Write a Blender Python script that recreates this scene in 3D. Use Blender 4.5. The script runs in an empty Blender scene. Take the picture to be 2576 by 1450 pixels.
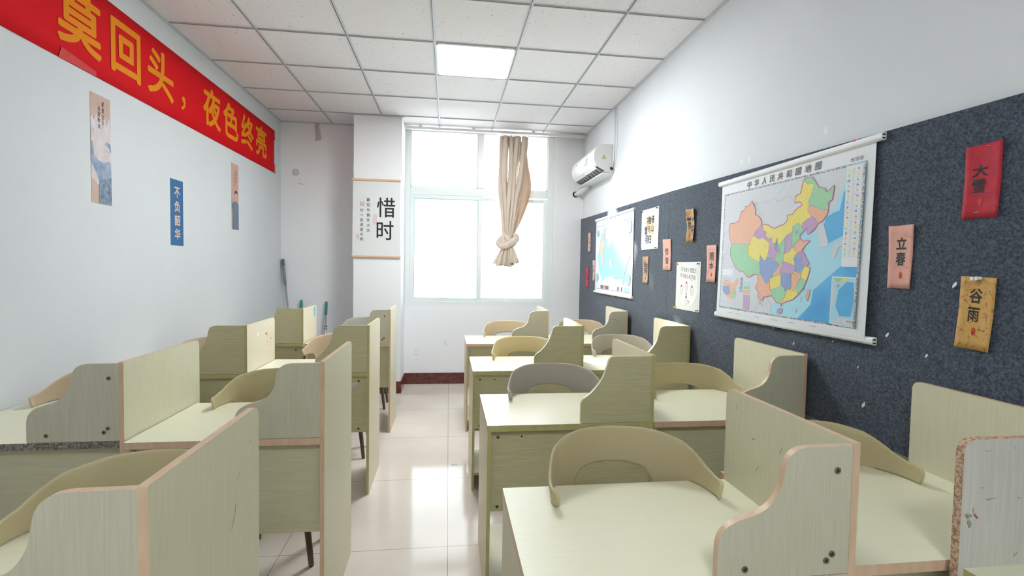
import bpy, bmesh, math, random
from mathutils import Vector, Matrix
from mathutils.geometry import tessellate_polygon
random.seed(7)
S = bpy.context.scene
C = S.collection
PI = math.pi

# ------------------------------------------------------------------ camera
H = 1.397                      # camera height
YAW, PITCH, ROLL, FPX = .129, -.0414, .0173, 1237.1
fw = Vector((math.sin(YAW)*math.cos(PITCH), math.cos(YAW)*math.cos(PITCH), math.sin(PITCH)))
rt = Vector((math.cos(YAW), -math.sin(YAW), 0)); up = rt.cross(fw)
r2 = math.cos(ROLL)*rt + math.sin(ROLL)*up; u2 = -math.sin(ROLL)*rt + math.cos(ROLL)*up
cd = bpy.data.cameras.new('camera'); cam = bpy.data.objects.new('camera', cd); C.objects.link(cam)
cd.sensor_width = 36; cd.lens = FPX/2576*36; cd.clip_start = .02; cd.clip_end = 200
cam.matrix_world = Matrix(((r2.x, u2.x, -fw.x, 0), (r2.y, u2.y, -fw.y, 0), (r2.z, u2.z, -fw.z, H), (0, 0, 0, 1)))
S.camera = cam

# ------------------------------------------------------------------ view, world, sun, daylight
S.view_settings.view_transform = 'Standard'; S.view_settings.look = 'None'
S.view_settings.gamma = 1; S.view_settings.use_curve_mapping = False
S.view_settings.exposure = .34
w = bpy.data.worlds.new('sky'); S.world = w; w.use_nodes = True
bg = w.node_tree.nodes['Background']; bg.inputs[0].default_value = (.93, .96, 1, 1); bg.inputs[1].default_value = 9.
def lamp(name, kind, loc, **kw):
    l = bpy.data.lights.new(name, kind); o = bpy.data.objects.new(name, l); C.objects.link(o); o.location = loc
    for k, v in kw.items(): setattr(l, k, v)
    return o
sun = lamp('sun', 'SUN', (3, 12, 8), energy=26.0, color=(1, .97, .9), angle=.02)
sd = Vector((.41, -1.0, -.68)).normalized()
sun.rotation_euler = sd.to_track_quat('-Z', 'Y').to_euler()
portal = lamp('window_portal', 'AREA', (.372, 6.0, 1.95), shape='RECTANGLE', size=1.75, size_y=2.03)
portal.rotation_euler = (-PI/2, 0, 0)
portal.data.cycles.is_portal = True

# ------------------------------------------------------------------ material helpers
MATS = {}
def mat(name, col, rough=.5, metal=0., spec=.5, emit=None, es=1., coat=0.):
    if name in MATS: return MATS[name]
    m = bpy.data.materials.new(name); m.use_nodes = True; MATS[name] = m
    b = m.node_tree.nodes['Principled BSDF']
    b.inputs['Base Color'].default_value = (*col, 1); b.inputs['Roughness'].default_value = rough
    b.inputs['Metallic'].default_value = metal; b.inputs['Specular IOR Level'].default_value = spec
    if coat: b.inputs['Coat Weight'].default_value = coat
    if emit: b.inputs['Emission Color'].default_value = (*emit, 1); b.inputs['Emission Strength'].default_value = es
    m.diffuse_color = (*col, 1)
    return m
def nodes(m): return m.node_tree.nodes, m.node_tree.links, m.node_tree.nodes['Principled BSDF']
def noisy(name, c1, c2, scale=(1, 1, 1), nscale=5., rough=.5, detail=6., lo=.35, hi=.65, spec=.5, bump=0., bdist=.002, rnd=True, dist=0.):
    """two tone procedural material: noise stretched by scale in object space"""
    m = mat(name, c1, rough, spec=spec); N, L, b = nodes(m)
    tc = N.new('ShaderNodeTexCoord'); mp = N.new('ShaderNodeMapping'); mp.inputs['Scale'].default_value = scale
    no = N.new('ShaderNodeTexNoise'); no.noise_dimensions = '4D'; no.inputs['Scale'].default_value = nscale; no.inputs['Detail'].default_value = detail
    no.inputs['Distortion'].default_value = dist
    L.new(tc.outputs['Object'], mp.inputs[0]); L.new(mp.outputs[0], no.inputs['Vector'])
    if rnd:
        oi = N.new('ShaderNodeObjectInfo'); mu = N.new('ShaderNodeMath'); mu.operation = 'MULTIPLY'; mu.inputs[1].default_value = 37.
        L.new(oi.outputs['Random'], mu.inputs[0]); L.new(mu.outputs[0], no.inputs['W'])
    cr = N.new('ShaderNodeValToRGB'); cr.color_ramp.elements[0].position = lo; cr.color_ramp.elements[1].position = hi
    cr.color_ramp.elements[0].color = (*c1, 1); cr.color_ramp.elements[1].color = (*c2, 1)
    L.new(no.outputs[0], cr.inputs[0]); L.new(cr.outputs[0], b.inputs['Base Color'])
    if bump:
        bp = N.new('ShaderNodeBump'); bp.inputs['Strength'].default_value = bump; bp.inputs['Distance'].default_value = bdist
        L.new(no.outputs[0], bp.inputs['Height']); L.new(bp.outputs[0], b.inputs['Normal'])
    return m
def wood(name, c1, c2, axis, rough=.38, sc=7., stretch=.03):
    s = [1, 1, 1]; s[axis] = stretch
    c1, c2 = tuple(a*.6+b*.4 for a, b in zip(c1, c2)), c2
    m = noisy(name, c1, c2, scale=(s[0]*42, s[1]*42, s[2]*42), nscale=sc, rough=rough, detail=8, lo=.34, hi=.68, bump=.10, bdist=.0004)
    return m

def srgb(r, g, b):
    f = lambda c: (c/255/12.92) if c/255 <= .04045 else ((c/255+.055)/1.055)**2.4
    return (f(r), f(g), f(b))

# ------------------------------------------------------------------ object helpers
def tag(o, label=None, cat=None, group=None, kind=None):
    if label: o['label'] = label
    if cat: o['category'] = cat
    if group: o['group'] = group
    if kind: o['kind'] = kind
    return o
def empty(name, loc=(0, 0, 0), rz=0, label=None, cat=None, group=None):
    o = bpy.data.objects.new(name, None); C.objects.link(o); o.location = loc; o.rotation_euler = (0, 0, rz); o.empty_display_size = .05
    return tag(o, label, cat, group)
def link(name, bm, mats, parent=None, smooth=False, loc=None, mods=None):
    me = bpy.data.meshes.new(name); bm.normal_update(); bm.to_mesh(me); bm.free()
    for m in (mats if isinstance(mats, (list, tuple)) else [mats]): me.materials.append(m)
    if smooth:
        for p in me.polygons: p.use_smooth = True
    o = bpy.data.objects.new(name, me); C.objects.link(o)
    if parent: o.parent = parent
    if loc: o.location = loc
    return o
def bx(bm, x0, x1, y0, y1, z0, z1, mi=0, side=None, bev=0.):
    """box; side = material index of faces whose normal is not along `side` axis"""
    v = [bm.verts.new(p) for p in ((x0,y0,z0),(x1,y0,z0),(x1,y1,z0),(x0,y1,z0),(x0,y0,z1),(x1,y0,z1),(x1,y1,z1),(x0,y1,z1))]
    fs = [bm.faces.new([v[i] for i in q]) for q in ((0,3,2,1),(4,5,6,7),(0,1,5,4),(1,2,6,5),(2,3,7,6),(3,0,4,7))]
    for f in fs: f.material_index = mi
    if bev:
        es = list({e for f in fs for e in f.edges}); r = bmesh.ops.bevel(bm, geom=es, offset=bev, segments=2, affect='EDGES', profile=.5)
        for f in r['faces']: f.material_index = mi
    return fs
def box(name, x0, x1, y0, y1, z0, z1, m, parent=None, bev=0.):
    bm = bmesh.new(); bx(bm, x0, x1, y0, y1, z0, z1, bev=bev); return link(name, bm, m, parent)
def struct(o): o['kind'] = 'structure'; return o
def fillet(pts, rads, n=6):
    """round the corners of an open/closed 2D polygon; rads per vertex"""
    out = []; N = len(pts)
    for i, p in enumerate(pts):
        r = rads[i] if isinstance(rads, (list, tuple)) else rads
        if not r: out.append(p); continue
        a = Vector(pts[i-1]); b = Vector(p); c = Vector(pts[(i+1) % N])
        d1 = (a-b); d2 = (c-b); r = min(r, d1.length*.49, d2.length*.49)
        p1 = b+d1.normalized()*r; p2 = b+d2.normalized()*r
        for k in range(n+1):
            t = k/n; q = (1-t)**2*p1+2*t*(1-t)*b+t*t*p2; out.append((q.x, q.y))
    return out
def prism(bm, pts, fr, d0, d1, mf=0, ms=1):
    """extrude a 2D outline; fr(u, v, d) gives the 3D point; mf faces / ms rim material index"""
    a = [bm.verts.new(fr(u, v, d0)) for u, v in pts]; b = [bm.verts.new(fr(u, v, d1)) for u, v in pts]
    f1 = bm.faces.new(a); f2 = bm.faces.new(b[::-1]); f1.material_index = mf; f2.material_index = mf
    n = len(pts)
    for i in range(n):
        f = bm.faces.new((a[(i+1) % n], a[i], b[i], b[(i+1) % n])); f.material_index = ms
    bmesh.ops.recalc_face_normals(bm, faces=bm.faces[:])
def tube(bm, pts, r, n=10, cap=True, mi=0):
    rings = []; P = [Vector(p) for p in pts]
    for i, p in enumerate(P):
        d = ((P[i+1] if i+1 < len(P) else p)-(P[i-1] if i else p)).normalized()
        a = d.cross(Vector((0, 0, 1)) if abs(d.z) < .9 else Vector((0, 1, 0))).normalized(); b = d.cross(a)
        rr = r[i] if isinstance(r, (list, tuple)) else r
        rings.append([bm.verts.new(p+a*math.cos(2*PI*k/n)*rr+b*math.sin(2*PI*k/n)*rr) for k in range(n)])
    for A, B in zip(rings, rings[1:]):
        for k in range(n):
            f = bm.faces.new((A[k], A[(k+1) % n], B[(k+1) % n], B[k])); f.material_index = mi
    if cap:
        bm.faces.new(rings[0][::-1]).material_index = mi; bm.faces.new(rings[-1]).material_index = mi
    bmesh.ops.recalc_face_normals(bm, faces=bm.faces[:])
def disc(bm, c, ax, r, h, n=20, mi=0):
    c = Vector(c); ax = Vector(ax).normalized(); tube(bm, [c, c+ax*h], r, n, True, mi)

# glyphs: the built-in font, filled outlines scaled into a box on a surface
_G = {}
def glyph(ch, bold=0., shear=0.):
    k = (ch, bold, shear)
    if k not in _G:
        cu = bpy.data.curves.new('g', 'FONT'); cu.body = ch; cu.resolution_u = 4; cu.shear = shear
        o = bpy.data.objects.new('g', cu); C.objects.link(o)
        dg = bpy.context.evaluated_depsgraph_get(); ev = o.evaluated_get(dg); me = ev.to_mesh()
        vs = [(v.co.x, v.co.y) for v in me.vertices]; fs = [tuple(p.vertices) for p in me.polygons]
        ev.to_mesh_clear(); bpy.data.objects.remove(o); bpy.data.curves.remove(cu)
        x0 = min(v[0] for v in vs); x1 = max(v[0] for v in vs); y0 = min(v[1] for v in vs); y1 = max(v[1] for v in vs)
        _G[k] = ([((x-x0)/max(x1-x0, 1e-6), (y-y0)/max(y1-y0, 1e-6)) for x, y in vs], fs, x1-x0, y1-y0)
    return _G[k]
_N = [0]
def jit():
    """hair-thin stagger so that no two printed layers share one plane"""
    _N[0] += 1; return (_N[0] % 20)*1.2e-5
def put(bm, fr, ch, u0, v0, wd, ht, d=.0006, bold=0., mi=0, fit=True, shear=0., rot=0.):
    """write one character into the box (u0,v0,wd,ht) of frame fr; bold thickens the strokes"""
    vs, fs, gw, gh = glyph(ch, 0., shear); o = bold*.75*max(wd, ht)
    wd -= 2*o; ht -= 2*o; u0 += o; v0 += o
    if not fit:      # keep the glyph's own proportions inside an em box
        s = .92
        ww, hh = min(wd, wd*gw/s), min(ht, ht*gh/s); u0 += (wd-ww)/2; v0 += (ht-hh)/2; wd, ht = ww, hh
    cu, cv = u0+wd/2, v0+ht/2; c, s_ = math.cos(rot), math.sin(rot)
    offs = [(0, 0)]+([(o*math.cos(k*PI/4), o*math.sin(k*PI/4)) for k in range(8)] if o else [])
    for n, (ou, ov) in enumerate(offs):
        V = []
        for x, y in vs:
            a, b = u0+x*wd-cu, v0+y*ht-cv
            V.append(bm.verts.new(fr(cu+a*c-b*s_+ou, cv+a*s_+b*c+ov, d+n*2.5e-5)))
        for f in fs:
            try: bm.faces.new([V[i] for i in f]).material_index = mi
            except ValueError: pass
def flat(bm, pts, fr, d, mi=0):
    """a printed patch: filled polygon on a surface"""
    d += jit(); V = [bm.verts.new(fr(u, v, d)) for u, v in pts]
    for t in tessellate_polygon([[Vector((u, v, 0)) for u, v in pts]]):
        try: bm.faces.new([V[i] for i in t]).material_index = mi
        except ValueError: pass
def stroke(bm, pts, wd, fr, d, mi=0):
    """a thin drawn line on a surface"""
    for (a, b) in zip(pts, pts[1:]):
        A, B = Vector(a), Vector(b); n = (B-A)
        if n.length < 1e-6: continue
        n = Vector((-n.y, n.x)).normalized()*wd/2; dd = d+jit()
        f = bm.faces.new([bm.verts.new(fr(q.x, q.y, dd)) for q in (A-n, B-n, B+n, A+n)]); f.material_index = mi
# frames on the walls: u runs to the viewer's right, v is up, d comes off the wall
XL, XR, YB, CE = -1.885, 1.615, 5.87, 2.9866
YP = 5.45                      # pillar face
XF = XR-.02                    # face of the felt board
def on_left(y0, z0): return lambda u, v, d: Vector((XL+d, y0+u, z0+v))
def on_right(y0, z0, x=XF): return lambda u, v, d: Vector((x-d, y0-u, z0+v))
def on_back(x0, z0, y=YB): return lambda u, v, d: Vector((x0+u, y-d, z0+v))
def ell(cx, cy, a, b, n=28): return [(cx+a*math.cos(2*PI*k/n), cy+b*math.sin(2*PI*k/n)) for k in range(n)]

# ------------------------------------------------------------------ materials
M = {}
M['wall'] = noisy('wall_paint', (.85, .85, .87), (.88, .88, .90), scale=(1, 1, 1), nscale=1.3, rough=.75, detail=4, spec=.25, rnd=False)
M['wall3'] = noisy('right_wall_dimmed', (.74, .765, .79), (.78, .80, .825), nscale=1.3, rough=.75, detail=4, spec=.25, rnd=False)  # light balance put into the colour: toned below the window wall
M['wall2'] = noisy('left_wall_dimmed', (.66, .68, .70), (.695, .715, .735), nscale=1.3, rough=.75, detail=4, spec=.25, rnd=False)  # left wall darkened further, its dimmer look painted into the colour
M['dark'] = mat('dark_gap', (.015, .015, .017), .8)
M['white'] = mat('white_plastic', (.80, .81, .82), .35)
M['pvc'] = mat('window_pvc', (.78, .82, .82), .3)
M['steel'] = mat('steel', (.55, .55, .55), .3, .9)
M['screw'] = noisy('screw_zinc', (.16, .15, .12), (.30, .28, .23), nscale=300, rough=.4)
nn = M['screw'].node_tree.nodes['Principled BSDF']; nn.inputs['Metallic'].default_value = .6
# board veneers: x / z grain ; P = pale greyish oak with peach edging, G = yellower oak with olive edging
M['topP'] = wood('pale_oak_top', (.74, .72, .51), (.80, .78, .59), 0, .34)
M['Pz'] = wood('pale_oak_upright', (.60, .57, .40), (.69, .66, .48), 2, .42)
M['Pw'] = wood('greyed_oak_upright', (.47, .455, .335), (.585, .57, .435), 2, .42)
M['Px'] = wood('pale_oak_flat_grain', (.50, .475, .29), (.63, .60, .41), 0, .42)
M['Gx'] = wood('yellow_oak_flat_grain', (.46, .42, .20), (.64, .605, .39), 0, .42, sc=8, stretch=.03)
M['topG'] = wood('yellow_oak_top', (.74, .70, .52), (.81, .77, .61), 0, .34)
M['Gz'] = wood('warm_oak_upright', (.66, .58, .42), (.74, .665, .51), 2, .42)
M['peach'] = noisy('peach_edging', (.62, .43, .28), (.70, .51, .35), scale=(4, 4, 1), nscale=12, rough=.4)
M['olive'] = noisy('olive_edging', (.47, .445, .19), (.54, .51, .24), scale=(4, 4, 1), nscale=12, rough=.4)
M['chip'] = noisy('bare_chipboard', (.34, .19, .12), (.70, .50, .35), nscale=170, rough=.85, detail=3, lo=.4, hi=.62)
M['chipgrey'] = noisy('worn_chipboard', (.10, .09, .075), (.36, .32, .27), nscale=150, rough=.9, detail=3, lo=.38, hi=.64)
def plastic(n, c): return noisy(n, c, tuple(x*1.06 for x in c), nscale=3, rough=.48, spec=.4)
M['khaki'] = plastic('khaki_plastic', (.50, .43, .255))
M['grey'] = plastic('grey_plastic', (.40, .375, .325))
M['sand'] = plastic('sand_plastic', (.55, .43, .29))
M['legs'] = plastic('brown_leg_plastic', (.13, .10, .065))
M['felt'] = noisy('felt', (.032, .042, .060), (.105, .130, .170), nscale=130, rough=.95, detail=12, lo=.36, hi=.68, spec=.08, bump=.5, bdist=.0015, rnd=False, dist=.4)
M['felt'].node_tree.nodes['Principled BSDF'].inputs['Sheen Weight'].default_value = .25
M['red'] = mat('banner_red', (.68, .004, .010), .75, spec=.15)
M['gold'] = mat('banner_gold', (.80, .26, .004), .7, spec=.2)
M['ink'] = mat('black_ink', (.012, .012, .014), .6)
M['inkgrey'] = mat('grey_print', (.12, .12, .13), .6)
M['redink'] = mat('red_ink', (.60, .03, .02), .6)
M['pinkink'] = mat('pale_red_ink', (.72, .36, .34), .6)
M['paper'] = mat('white_paper', (.77, .775, .76), .6)
M['beech'] = noisy('beech_rod', (.66, .44, .26), (.72, .50, .31), scale=(.2, 4, 4), nscale=8, rough=.45)

# ------------------------------------------------------------------ room shell
YN = -2.6
def floor_mat():
    m = mat('glossy_floor_tiles', (.6, .55, .5), .09, spec=.14); N, L, b = nodes(m)
    tc = N.new('ShaderNodeTexCoord'); sx = N.new('ShaderNodeSeparateXYZ'); L.new(tc.outputs['Object'], sx.inputs[0])
    def line(out, off):
        a = N.new('ShaderNodeMath'); a.operation = 'SUBTRACT'; a.inputs[1].default_value = off-8.0+.4; L.new(out, a.inputs[0])
        md = N.new('ShaderNodeMath'); md.operation = 'MODULO'; md.inputs[1].default_value = .8; L.new(a.outputs[0], md.inputs[0])
        s = N.new('ShaderNodeMath'); s.operation = 'SUBTRACT'; s.inputs[1].default_value = .4; L.new(md.outputs[0], s.inputs[0])
        ab = N.new('ShaderNodeMath'); ab.operation = 'ABSOLUTE'; L.new(s.outputs[0], ab.inputs[0])
        lt = N.new('ShaderNodeMath'); lt.operation = 'LESS_THAN'; lt.inputs[1].default_value = .0014; L.new(ab.outputs[0], lt.inputs[0])
        return lt
    lx = line(sx.outputs[0], .0124); ly = line(sx.outputs[1], 2.418)
    mx = N.new('ShaderNodeMath'); mx.operation = 'MAXIMUM'; L.new(lx.outputs[0], mx.inputs[0]); L.new(ly.outputs[0], mx.inputs[1])
    no = N.new('ShaderNodeTexNoise'); no.inputs['Scale'].default_value = 1.6; no.inputs['Detail'].default_value = 8; L.new(tc.outputs['Object'], no.inputs['Vector'])
    cr = N.new('ShaderNodeValToRGB'); cr.color_ramp.elements[0].color = (.56, .485, .42, 1); cr.color_ramp.elements[1].color = (.66, .595, .53, 1)
    cr.color_ramp.elements[0].position = .3; cr.color_ramp.elements[1].position = .7; L.new(no.outputs[0], cr.inputs[0])
    mi = N.new('ShaderNodeMix'); mi.data_type = 'RGBA'; mi.inputs[7].default_value = (.16, .15, .145, 1)
    L.new(mx.outputs[0], mi.inputs[0]); L.new(cr.outputs[0], mi.inputs[6]); L.new(mi.outputs[2], b.inputs['Base Color'])
    r = N.new('ShaderNodeMapRange'); r.inputs[3].default_value = .05; r.inputs[4].default_value = .13; L.new(no.outputs[0], r.inputs[0]); L.new(r.outputs[0], b.inputs['Roughness'])
    return m
def ceil_mat():
    m = mat('mineral_fibre_tiles', (.7, .69, .69), .9, spec=.1); N, L, b = nodes(m)
    tc = N.new('ShaderNodeTexCoord'); mp = N.new('ShaderNodeMapping'); mp.inputs['Scale'].default_value = (1, 1, 1); L.new(tc.outputs['Object'], mp.inputs[0])
    v = N.new('ShaderNodeTexNoise'); v.inputs['Scale'].default_value = 75; v.inputs['Detail'].default_value = 2; v.inputs['Distortion'].default_value = 1.5; L.new(mp.outputs[0], v.inputs['Vector'])
    cr = N.new('ShaderNodeValToRGB'); e = cr.color_ramp.elements; e[0].position = .285; e[0].color = (.34, .32, .32, 1); e[1].position = .33; e[1].color = (.79, .77, .785, 1)
    L.new(v.outputs[0], cr.inputs[0]); L.new(cr.outputs[0], b.inputs['Base Color'])
    return m
struct(box('floor', XL-.2, XR+.2, YN, YB+.2, -.1, 0, floor_mat()))
bm = bmesh.new()
bx(bm, XL-.2, XR+.2, YN, YB+.2, CE+.008, CE+.1)
ceiling = struct(link('ceiling', bm, ceil_mat()))
# ceiling grid: slotted bars, the long runs towards the window and the short crossbars
M['bar'] = mat('grid_bar', (.56, .575, .60), .6)
M['slot'] = mat('grid_slot', (.06, .06, .07), .6)
bm = bmesh.new()
GX = [-1.318+.6*i for i in range(5)]; GY = [3.6136+.6*j for j in range(-10, 4)]
def bar(x0, x1, y0, y1, along):
    bx(bm, x0, x1, y0, y1, CE+.001, CE+.009, 0)
    if along == 'y':
        c = (x0+x1)/2-.004; bx(bm, c-.0022, c+.0022, y0, y1, CE-.0002, CE+.002, 1)
    else:
        c = (y0+y1)/2-.004; bx(bm, x0, x1, c-.0018, c+.0018, CE-.0002, CE+.002, 1)
for x in GX: bar(x-.010, x+.010, YN, YB if x > -.6 or x < -1.1 else YP, 'y')
xs = [XL]+GX+[XR]
for y in GY:
    for a, b in zip(xs, xs[1:]): bar(a+.010, b-.010, y-.008, y+.008, 'x')
struct(link('trim_1', bm, [M['bar'], M['slot']]))
# wall angle round the ceiling
bm = bmesh.new()
bx(bm, XR-.022, XR, YN, YB, CE-.002, CE+.009); bx(bm, XL, XL+.022, YN, YB, CE-.002, CE+.009)
bx(bm, XL, -1.012, YB-.022, YB, CE-.002, CE+.009); bx(bm, -1.04, -.485, YP-.022, YP, CE-.002, CE+.009)
struct(link('trim_2', bm, M['bar']))
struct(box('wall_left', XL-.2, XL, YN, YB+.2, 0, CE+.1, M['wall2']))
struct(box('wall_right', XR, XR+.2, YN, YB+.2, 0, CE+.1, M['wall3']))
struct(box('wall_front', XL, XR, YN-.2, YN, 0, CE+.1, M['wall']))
WX0, WX1, WZ0, WZ1 = -.508, 1.250, .935, 2.972
bm = bmesh.new()      # window wall with its opening, and two round pipe holes bored as dark sockets
bx(bm, XL, WX0, YB, YB+.2, 0, CE+.1); bx(bm, WX1, XR, YB, YB+.2, 0, CE+.1)
bx(bm, WX0, WX1, YB, YB+.2, 0, WZ0); bx(bm, WX0, WX1, YB, YB+.2, WZ1, CE+.1)
struct(link('wall_back', bm, M['wall']))
struct(box('wall_pillar', -1.012, -.510, YP, YB, 0, CE+.008, M['wall']))
M['marble'] = noisy('red_marble', (.085, .018, .016), (.17, .05, .045), nscale=22, rough=.2, detail=10, rnd=False)
bm = bmesh.new()
bx(bm, -.498, .29, YB-.012, YB, 0, .131); bx(bm, .293, XR, YB-.012, YB, 0, .131)
bx(bm, XL, -1.012, YB-.012, YB, 0, .131)
struct(link('baseboard_back', bm, M['marble']))
bm = bmesh.new(); bx(bm, -1.024, -.498, YP-.012, YP, 0, .131); bx(bm, -.510, -.498, YP, YB-.012, 0, .131); bx(bm, -1.024, -1.012, YP, YB-.012, 0, .131)
struct(link('baseboard_pillar', bm, M['marble']))
struct(box('baseboard_left', XL, XL+.012, YN, YB-.012, 0, .131, M['marble']))
struct(box('baseboard_right', XR-.012, XR, YN, YB-.012, 0, .131, M['marble']))

# ------------------------------------------------------------------ window
def glass(name, tint, refl=.06):
    m = mat(name, tint, .0); N, L, b = nodes(m)
    out = N['Material Output']; tr = N.new('ShaderNodeBsdfTransparent'); gl = N.new('ShaderNodeBsdfGlossy'); mx = N.new('ShaderNodeMixShader'); fr = N.new('ShaderNodeFresnel')
    tr.inputs[0].default_value = (*tint, 1); gl.inputs['Roughness'].default_value = .01; fr.inputs[0].default_value = 1.45
    L.new(fr.outputs[0], mx.inputs[0]); L.new(tr.outputs[0], mx.inputs[1]); L.new(gl.outputs[0], mx.inputs[2]); L.new(mx.outputs[0], out.inputs[0]); N.remove(b)
    return m
M['glass'] = glass('clear_glass', (.97, .98, .98)); M['glass2'] = glass('green_tinted_glass', (.93, .975, .97))
M['teal'] = mat('glass_edge_green', (.10, .45, .42), .3)
win = tag(empty('window_1', (0, 0, 0)), 'large white plastic framed window with two upper panes and a sliding sash', None); win['kind'] = 'structure'
YW = YB+.012
bm = bmesh.new()      # fixed outer frame, transom and upper mullion
D = .07
bx(bm, WX0, -.452, YW, YW+D, WZ0, WZ1, bev=.004); bx(bm, 1.176, WX1, YW, YW+D, WZ0, WZ1, bev=.004)
bx(bm, -.452, 1.176, YW, YW+D, WZ0, .985, bev=.004); bx(bm, -.452, 1.176, YW, YW+D, 2.235, 2.325, bev=.004)
bx(bm, -.452, 1.176, YW, YW+D, 2.962, WZ1); bx(bm, .335, .392, YW, YW+D, 2.325, 2.962, bev=.004)
for a, b in ((-.452, .335), (.392, 1.176)):   # thin glazing beads
    bx(bm, a, a+.012, YW+.02, YW+.05, 2.325, 2.962); bx(bm, b-.012, b, YW+.02, YW+.05, 2.325, 2.962); bx(bm, a, b, YW+.02, YW+.05, 2.325, 2.337)
link('frame', bm, M['pvc'], win)
def sash(x0, x1, z0, z1, y, wd, inner, parent, gm):
    bm = bmesh.new()
    bx(bm, x0, x0+wd, y, y+.03, z0, z1, bev=.003); bx(bm, x1-wd, x1, y, y+.03, z0, z1, bev=.003)
    bx(bm, x0+wd, x1-wd, y, y+.03, z0, z0+wd, bev=.003); bx(bm, x0+wd, x1-wd, y, y+.03, z1-wd, z1, bev=.003)
    s = link('sash', bm, M['pvc'], parent)
    if inner:
        bm = bmesh.new(); a, b, c, d = x0+wd, x1-wd, z0+wd, z1-wd; t = .005
        bx(bm, a, a+t, y+.004, y+.028, c, d); bx(bm, b-t, b, y+.004, y+.028, c, d); bx(bm, a, b, y+.004, y+.028, c, c+t); bx(bm, a, b, y+.004, y+.028, d-t, d)
        link('glass_edge', bm, M['teal'], s)
    link('pane', pane_bm(x0+wd, x1-wd, y+.015, z0+wd, z1-wd), gm, s); return s
def pane_bm(x0, x1, y, z0, z1):
    bm = bmesh.new(); bx(bm, x0, x1, y-.001, y+.001, z0, z1); return bm
sl = sash(-.452, .386, .975, 2.235, YW+.002, .045, True, win, M['glass2'])
sr = sash(.345, 1.176, .985, 2.225, YW+.036, .040, False, win, M['glass'])
for a, b in ((-.44, .323), (.404, 1.164)): link('upper_pane', pane_bm(a, b, YW+.035, 2.337, 2.962), M['glass'], win)
bm = bmesh.new(); bx(bm, .372, .382, YW-.008, YW+.002, 1.50, 1.56, bev=.002); link('latch', bm, M['white'], win)
# sunlit pale building across the yard
M['fac'] = noisy('pale_render', (.80, .81, .82), (.86, .87, .88), nscale=.6, rough=.9, rnd=False); M['facglass'] = mat('far_window_glass', (.50, .60, .66), .5)
bld = empty('building', (0, 15, 0), 0, 'pale building across the yard seen washed out through the window', 'building')
box('facade', -12, 16, 0, .5, -4, 8.75, M['fac'], bld)
for i, (a, b) in enumerate(((-2.0, -.5), (.9, 2.5), (3.2, 4.4), (-4.4, -2.8))):
    f = box('window', a, b, -.03, 0, .9, 2.9, M['facglass'], bld)
box('ledge', -9, 14, -.25, 0, .45, .6, M['fac'], bld)

# ------------------------------------------------------------------ ceiling lamp and added fill panel
M['lamp'] = mat('lamp_diffuser', (1, 1, 1), .4, emit=(.93, .98, 1), es=52.)
M['fill_panel'] = mat('fill_panel_glow', (1, 1, 1), .4, emit=(.93, .98, 1), es=36.)  # glow of the added panel behind the camera
def ceiling_light(x0, y0, label, lm='lamp'):
    t = empty('ceiling_light', (x0+.3, y0+.3, CE), 0, label, 'ceiling light', 'square ceiling light panels')
    bm = bmesh.new(); a = .288
    for q in ((-a, -a+.012, -a, a), (a-.012, a, -a, a), (-a, a, -a, -a+.012), (-a, a, a-.012, a)): bx(bm, *q, -.0005, .007)
    link('frame', bm, M['white'], t); box('diffuser', -a+.012, a-.012, -a+.012, a-.012, .001, .0075, M[lm], t)
ceiling_light(-.118, 3.6136, 'glowing square light panel set in the ceiling in front of the window')
ceiling_light(-.118, -1.1864, 'added unseen ceiling panel behind the viewer, filling light onto surfaces that face it', 'fill_panel')  # unseen panel, added to brighten surfaces turned to the camera

# ------------------------------------------------------------------ study desks
# wing outlines: u = distance from the divider (negative), v = height above the floor
WING = {
 'S': [(-.300,.752),(-.300,.80),(-.298,.835),(-.288,.858),(-.268,.874),(-.240,.884),(-.213,.892),(-.190,.905),(-.172,.925),(-.161,.948),(-.156,.975),(-.151,.998),(-.141,1.015),(-.124,1.026),(-.100,1.030),(0,1.031),(0,.752)],
 'D': [(-.302,.752),(-.302,.83),(-.298,.845),(-.288,.857),(-.262,.876),(-.232,.909),(-.212,.940),(-.199,.971),(-.190,1.0),(-.184,1.02),(-.176,1.029),(-.165,1.032),(0,1.032),(0,.752)],
 'B': [(-.300,.752),(-.299,.815),(-.294,.835),(-.276,.853),(-.240,.892),(-.212,.935),(-.199,.980),(-.193,1.008),(-.182,1.026),(-.150,1.033),(0,1.033),(0,.752)],
 'C': [(-.300,.752),(-.300,.80),(-.250,.87),(-.214,.96),(-.188,1.035),(0,1.035),(0,.752)],
}
def smooth(pts, n=4):
    out = []
    for i in range(len(pts)-1):
        p0, p1, p2, p3 = [Vector(pts[max(0, min(len(pts)-1, j))]) for j in (i-1, i, i+1, i+2)]
        for k in range(n):
            t = k/n; v = .5*((2*p1)+(-p0+p2)*t+(2*p0-5*p1+4*p2-p3)*t*t+(-p0+3*p1-3*p2+p3)*t**3); out.append((v.x, v.y))
    return out+[pts[-1]]
for k in 'SDB': WING[k] = [WING[k][0]]+smooth(WING[k][1:-2])+WING[k][-2:]
def screw(parent, x, y, z, r=.0075):
    bm = bmesh.new(); disc(bm, (0, 0, 0), (0, -1, 0), r, .0012, 14)
    for a, b in ((r*.6, r*.14), (r*.14, r*.6)): bx(bm, -a, a, -.0017, -.0011, -b, b, 1)
    o = link('screw', bm, [M['screw'], M['dark']], parent); o.location = (x, y, z); o.rotation_euler = (0, random.uniform(0, 1.5), 0); return o
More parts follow.
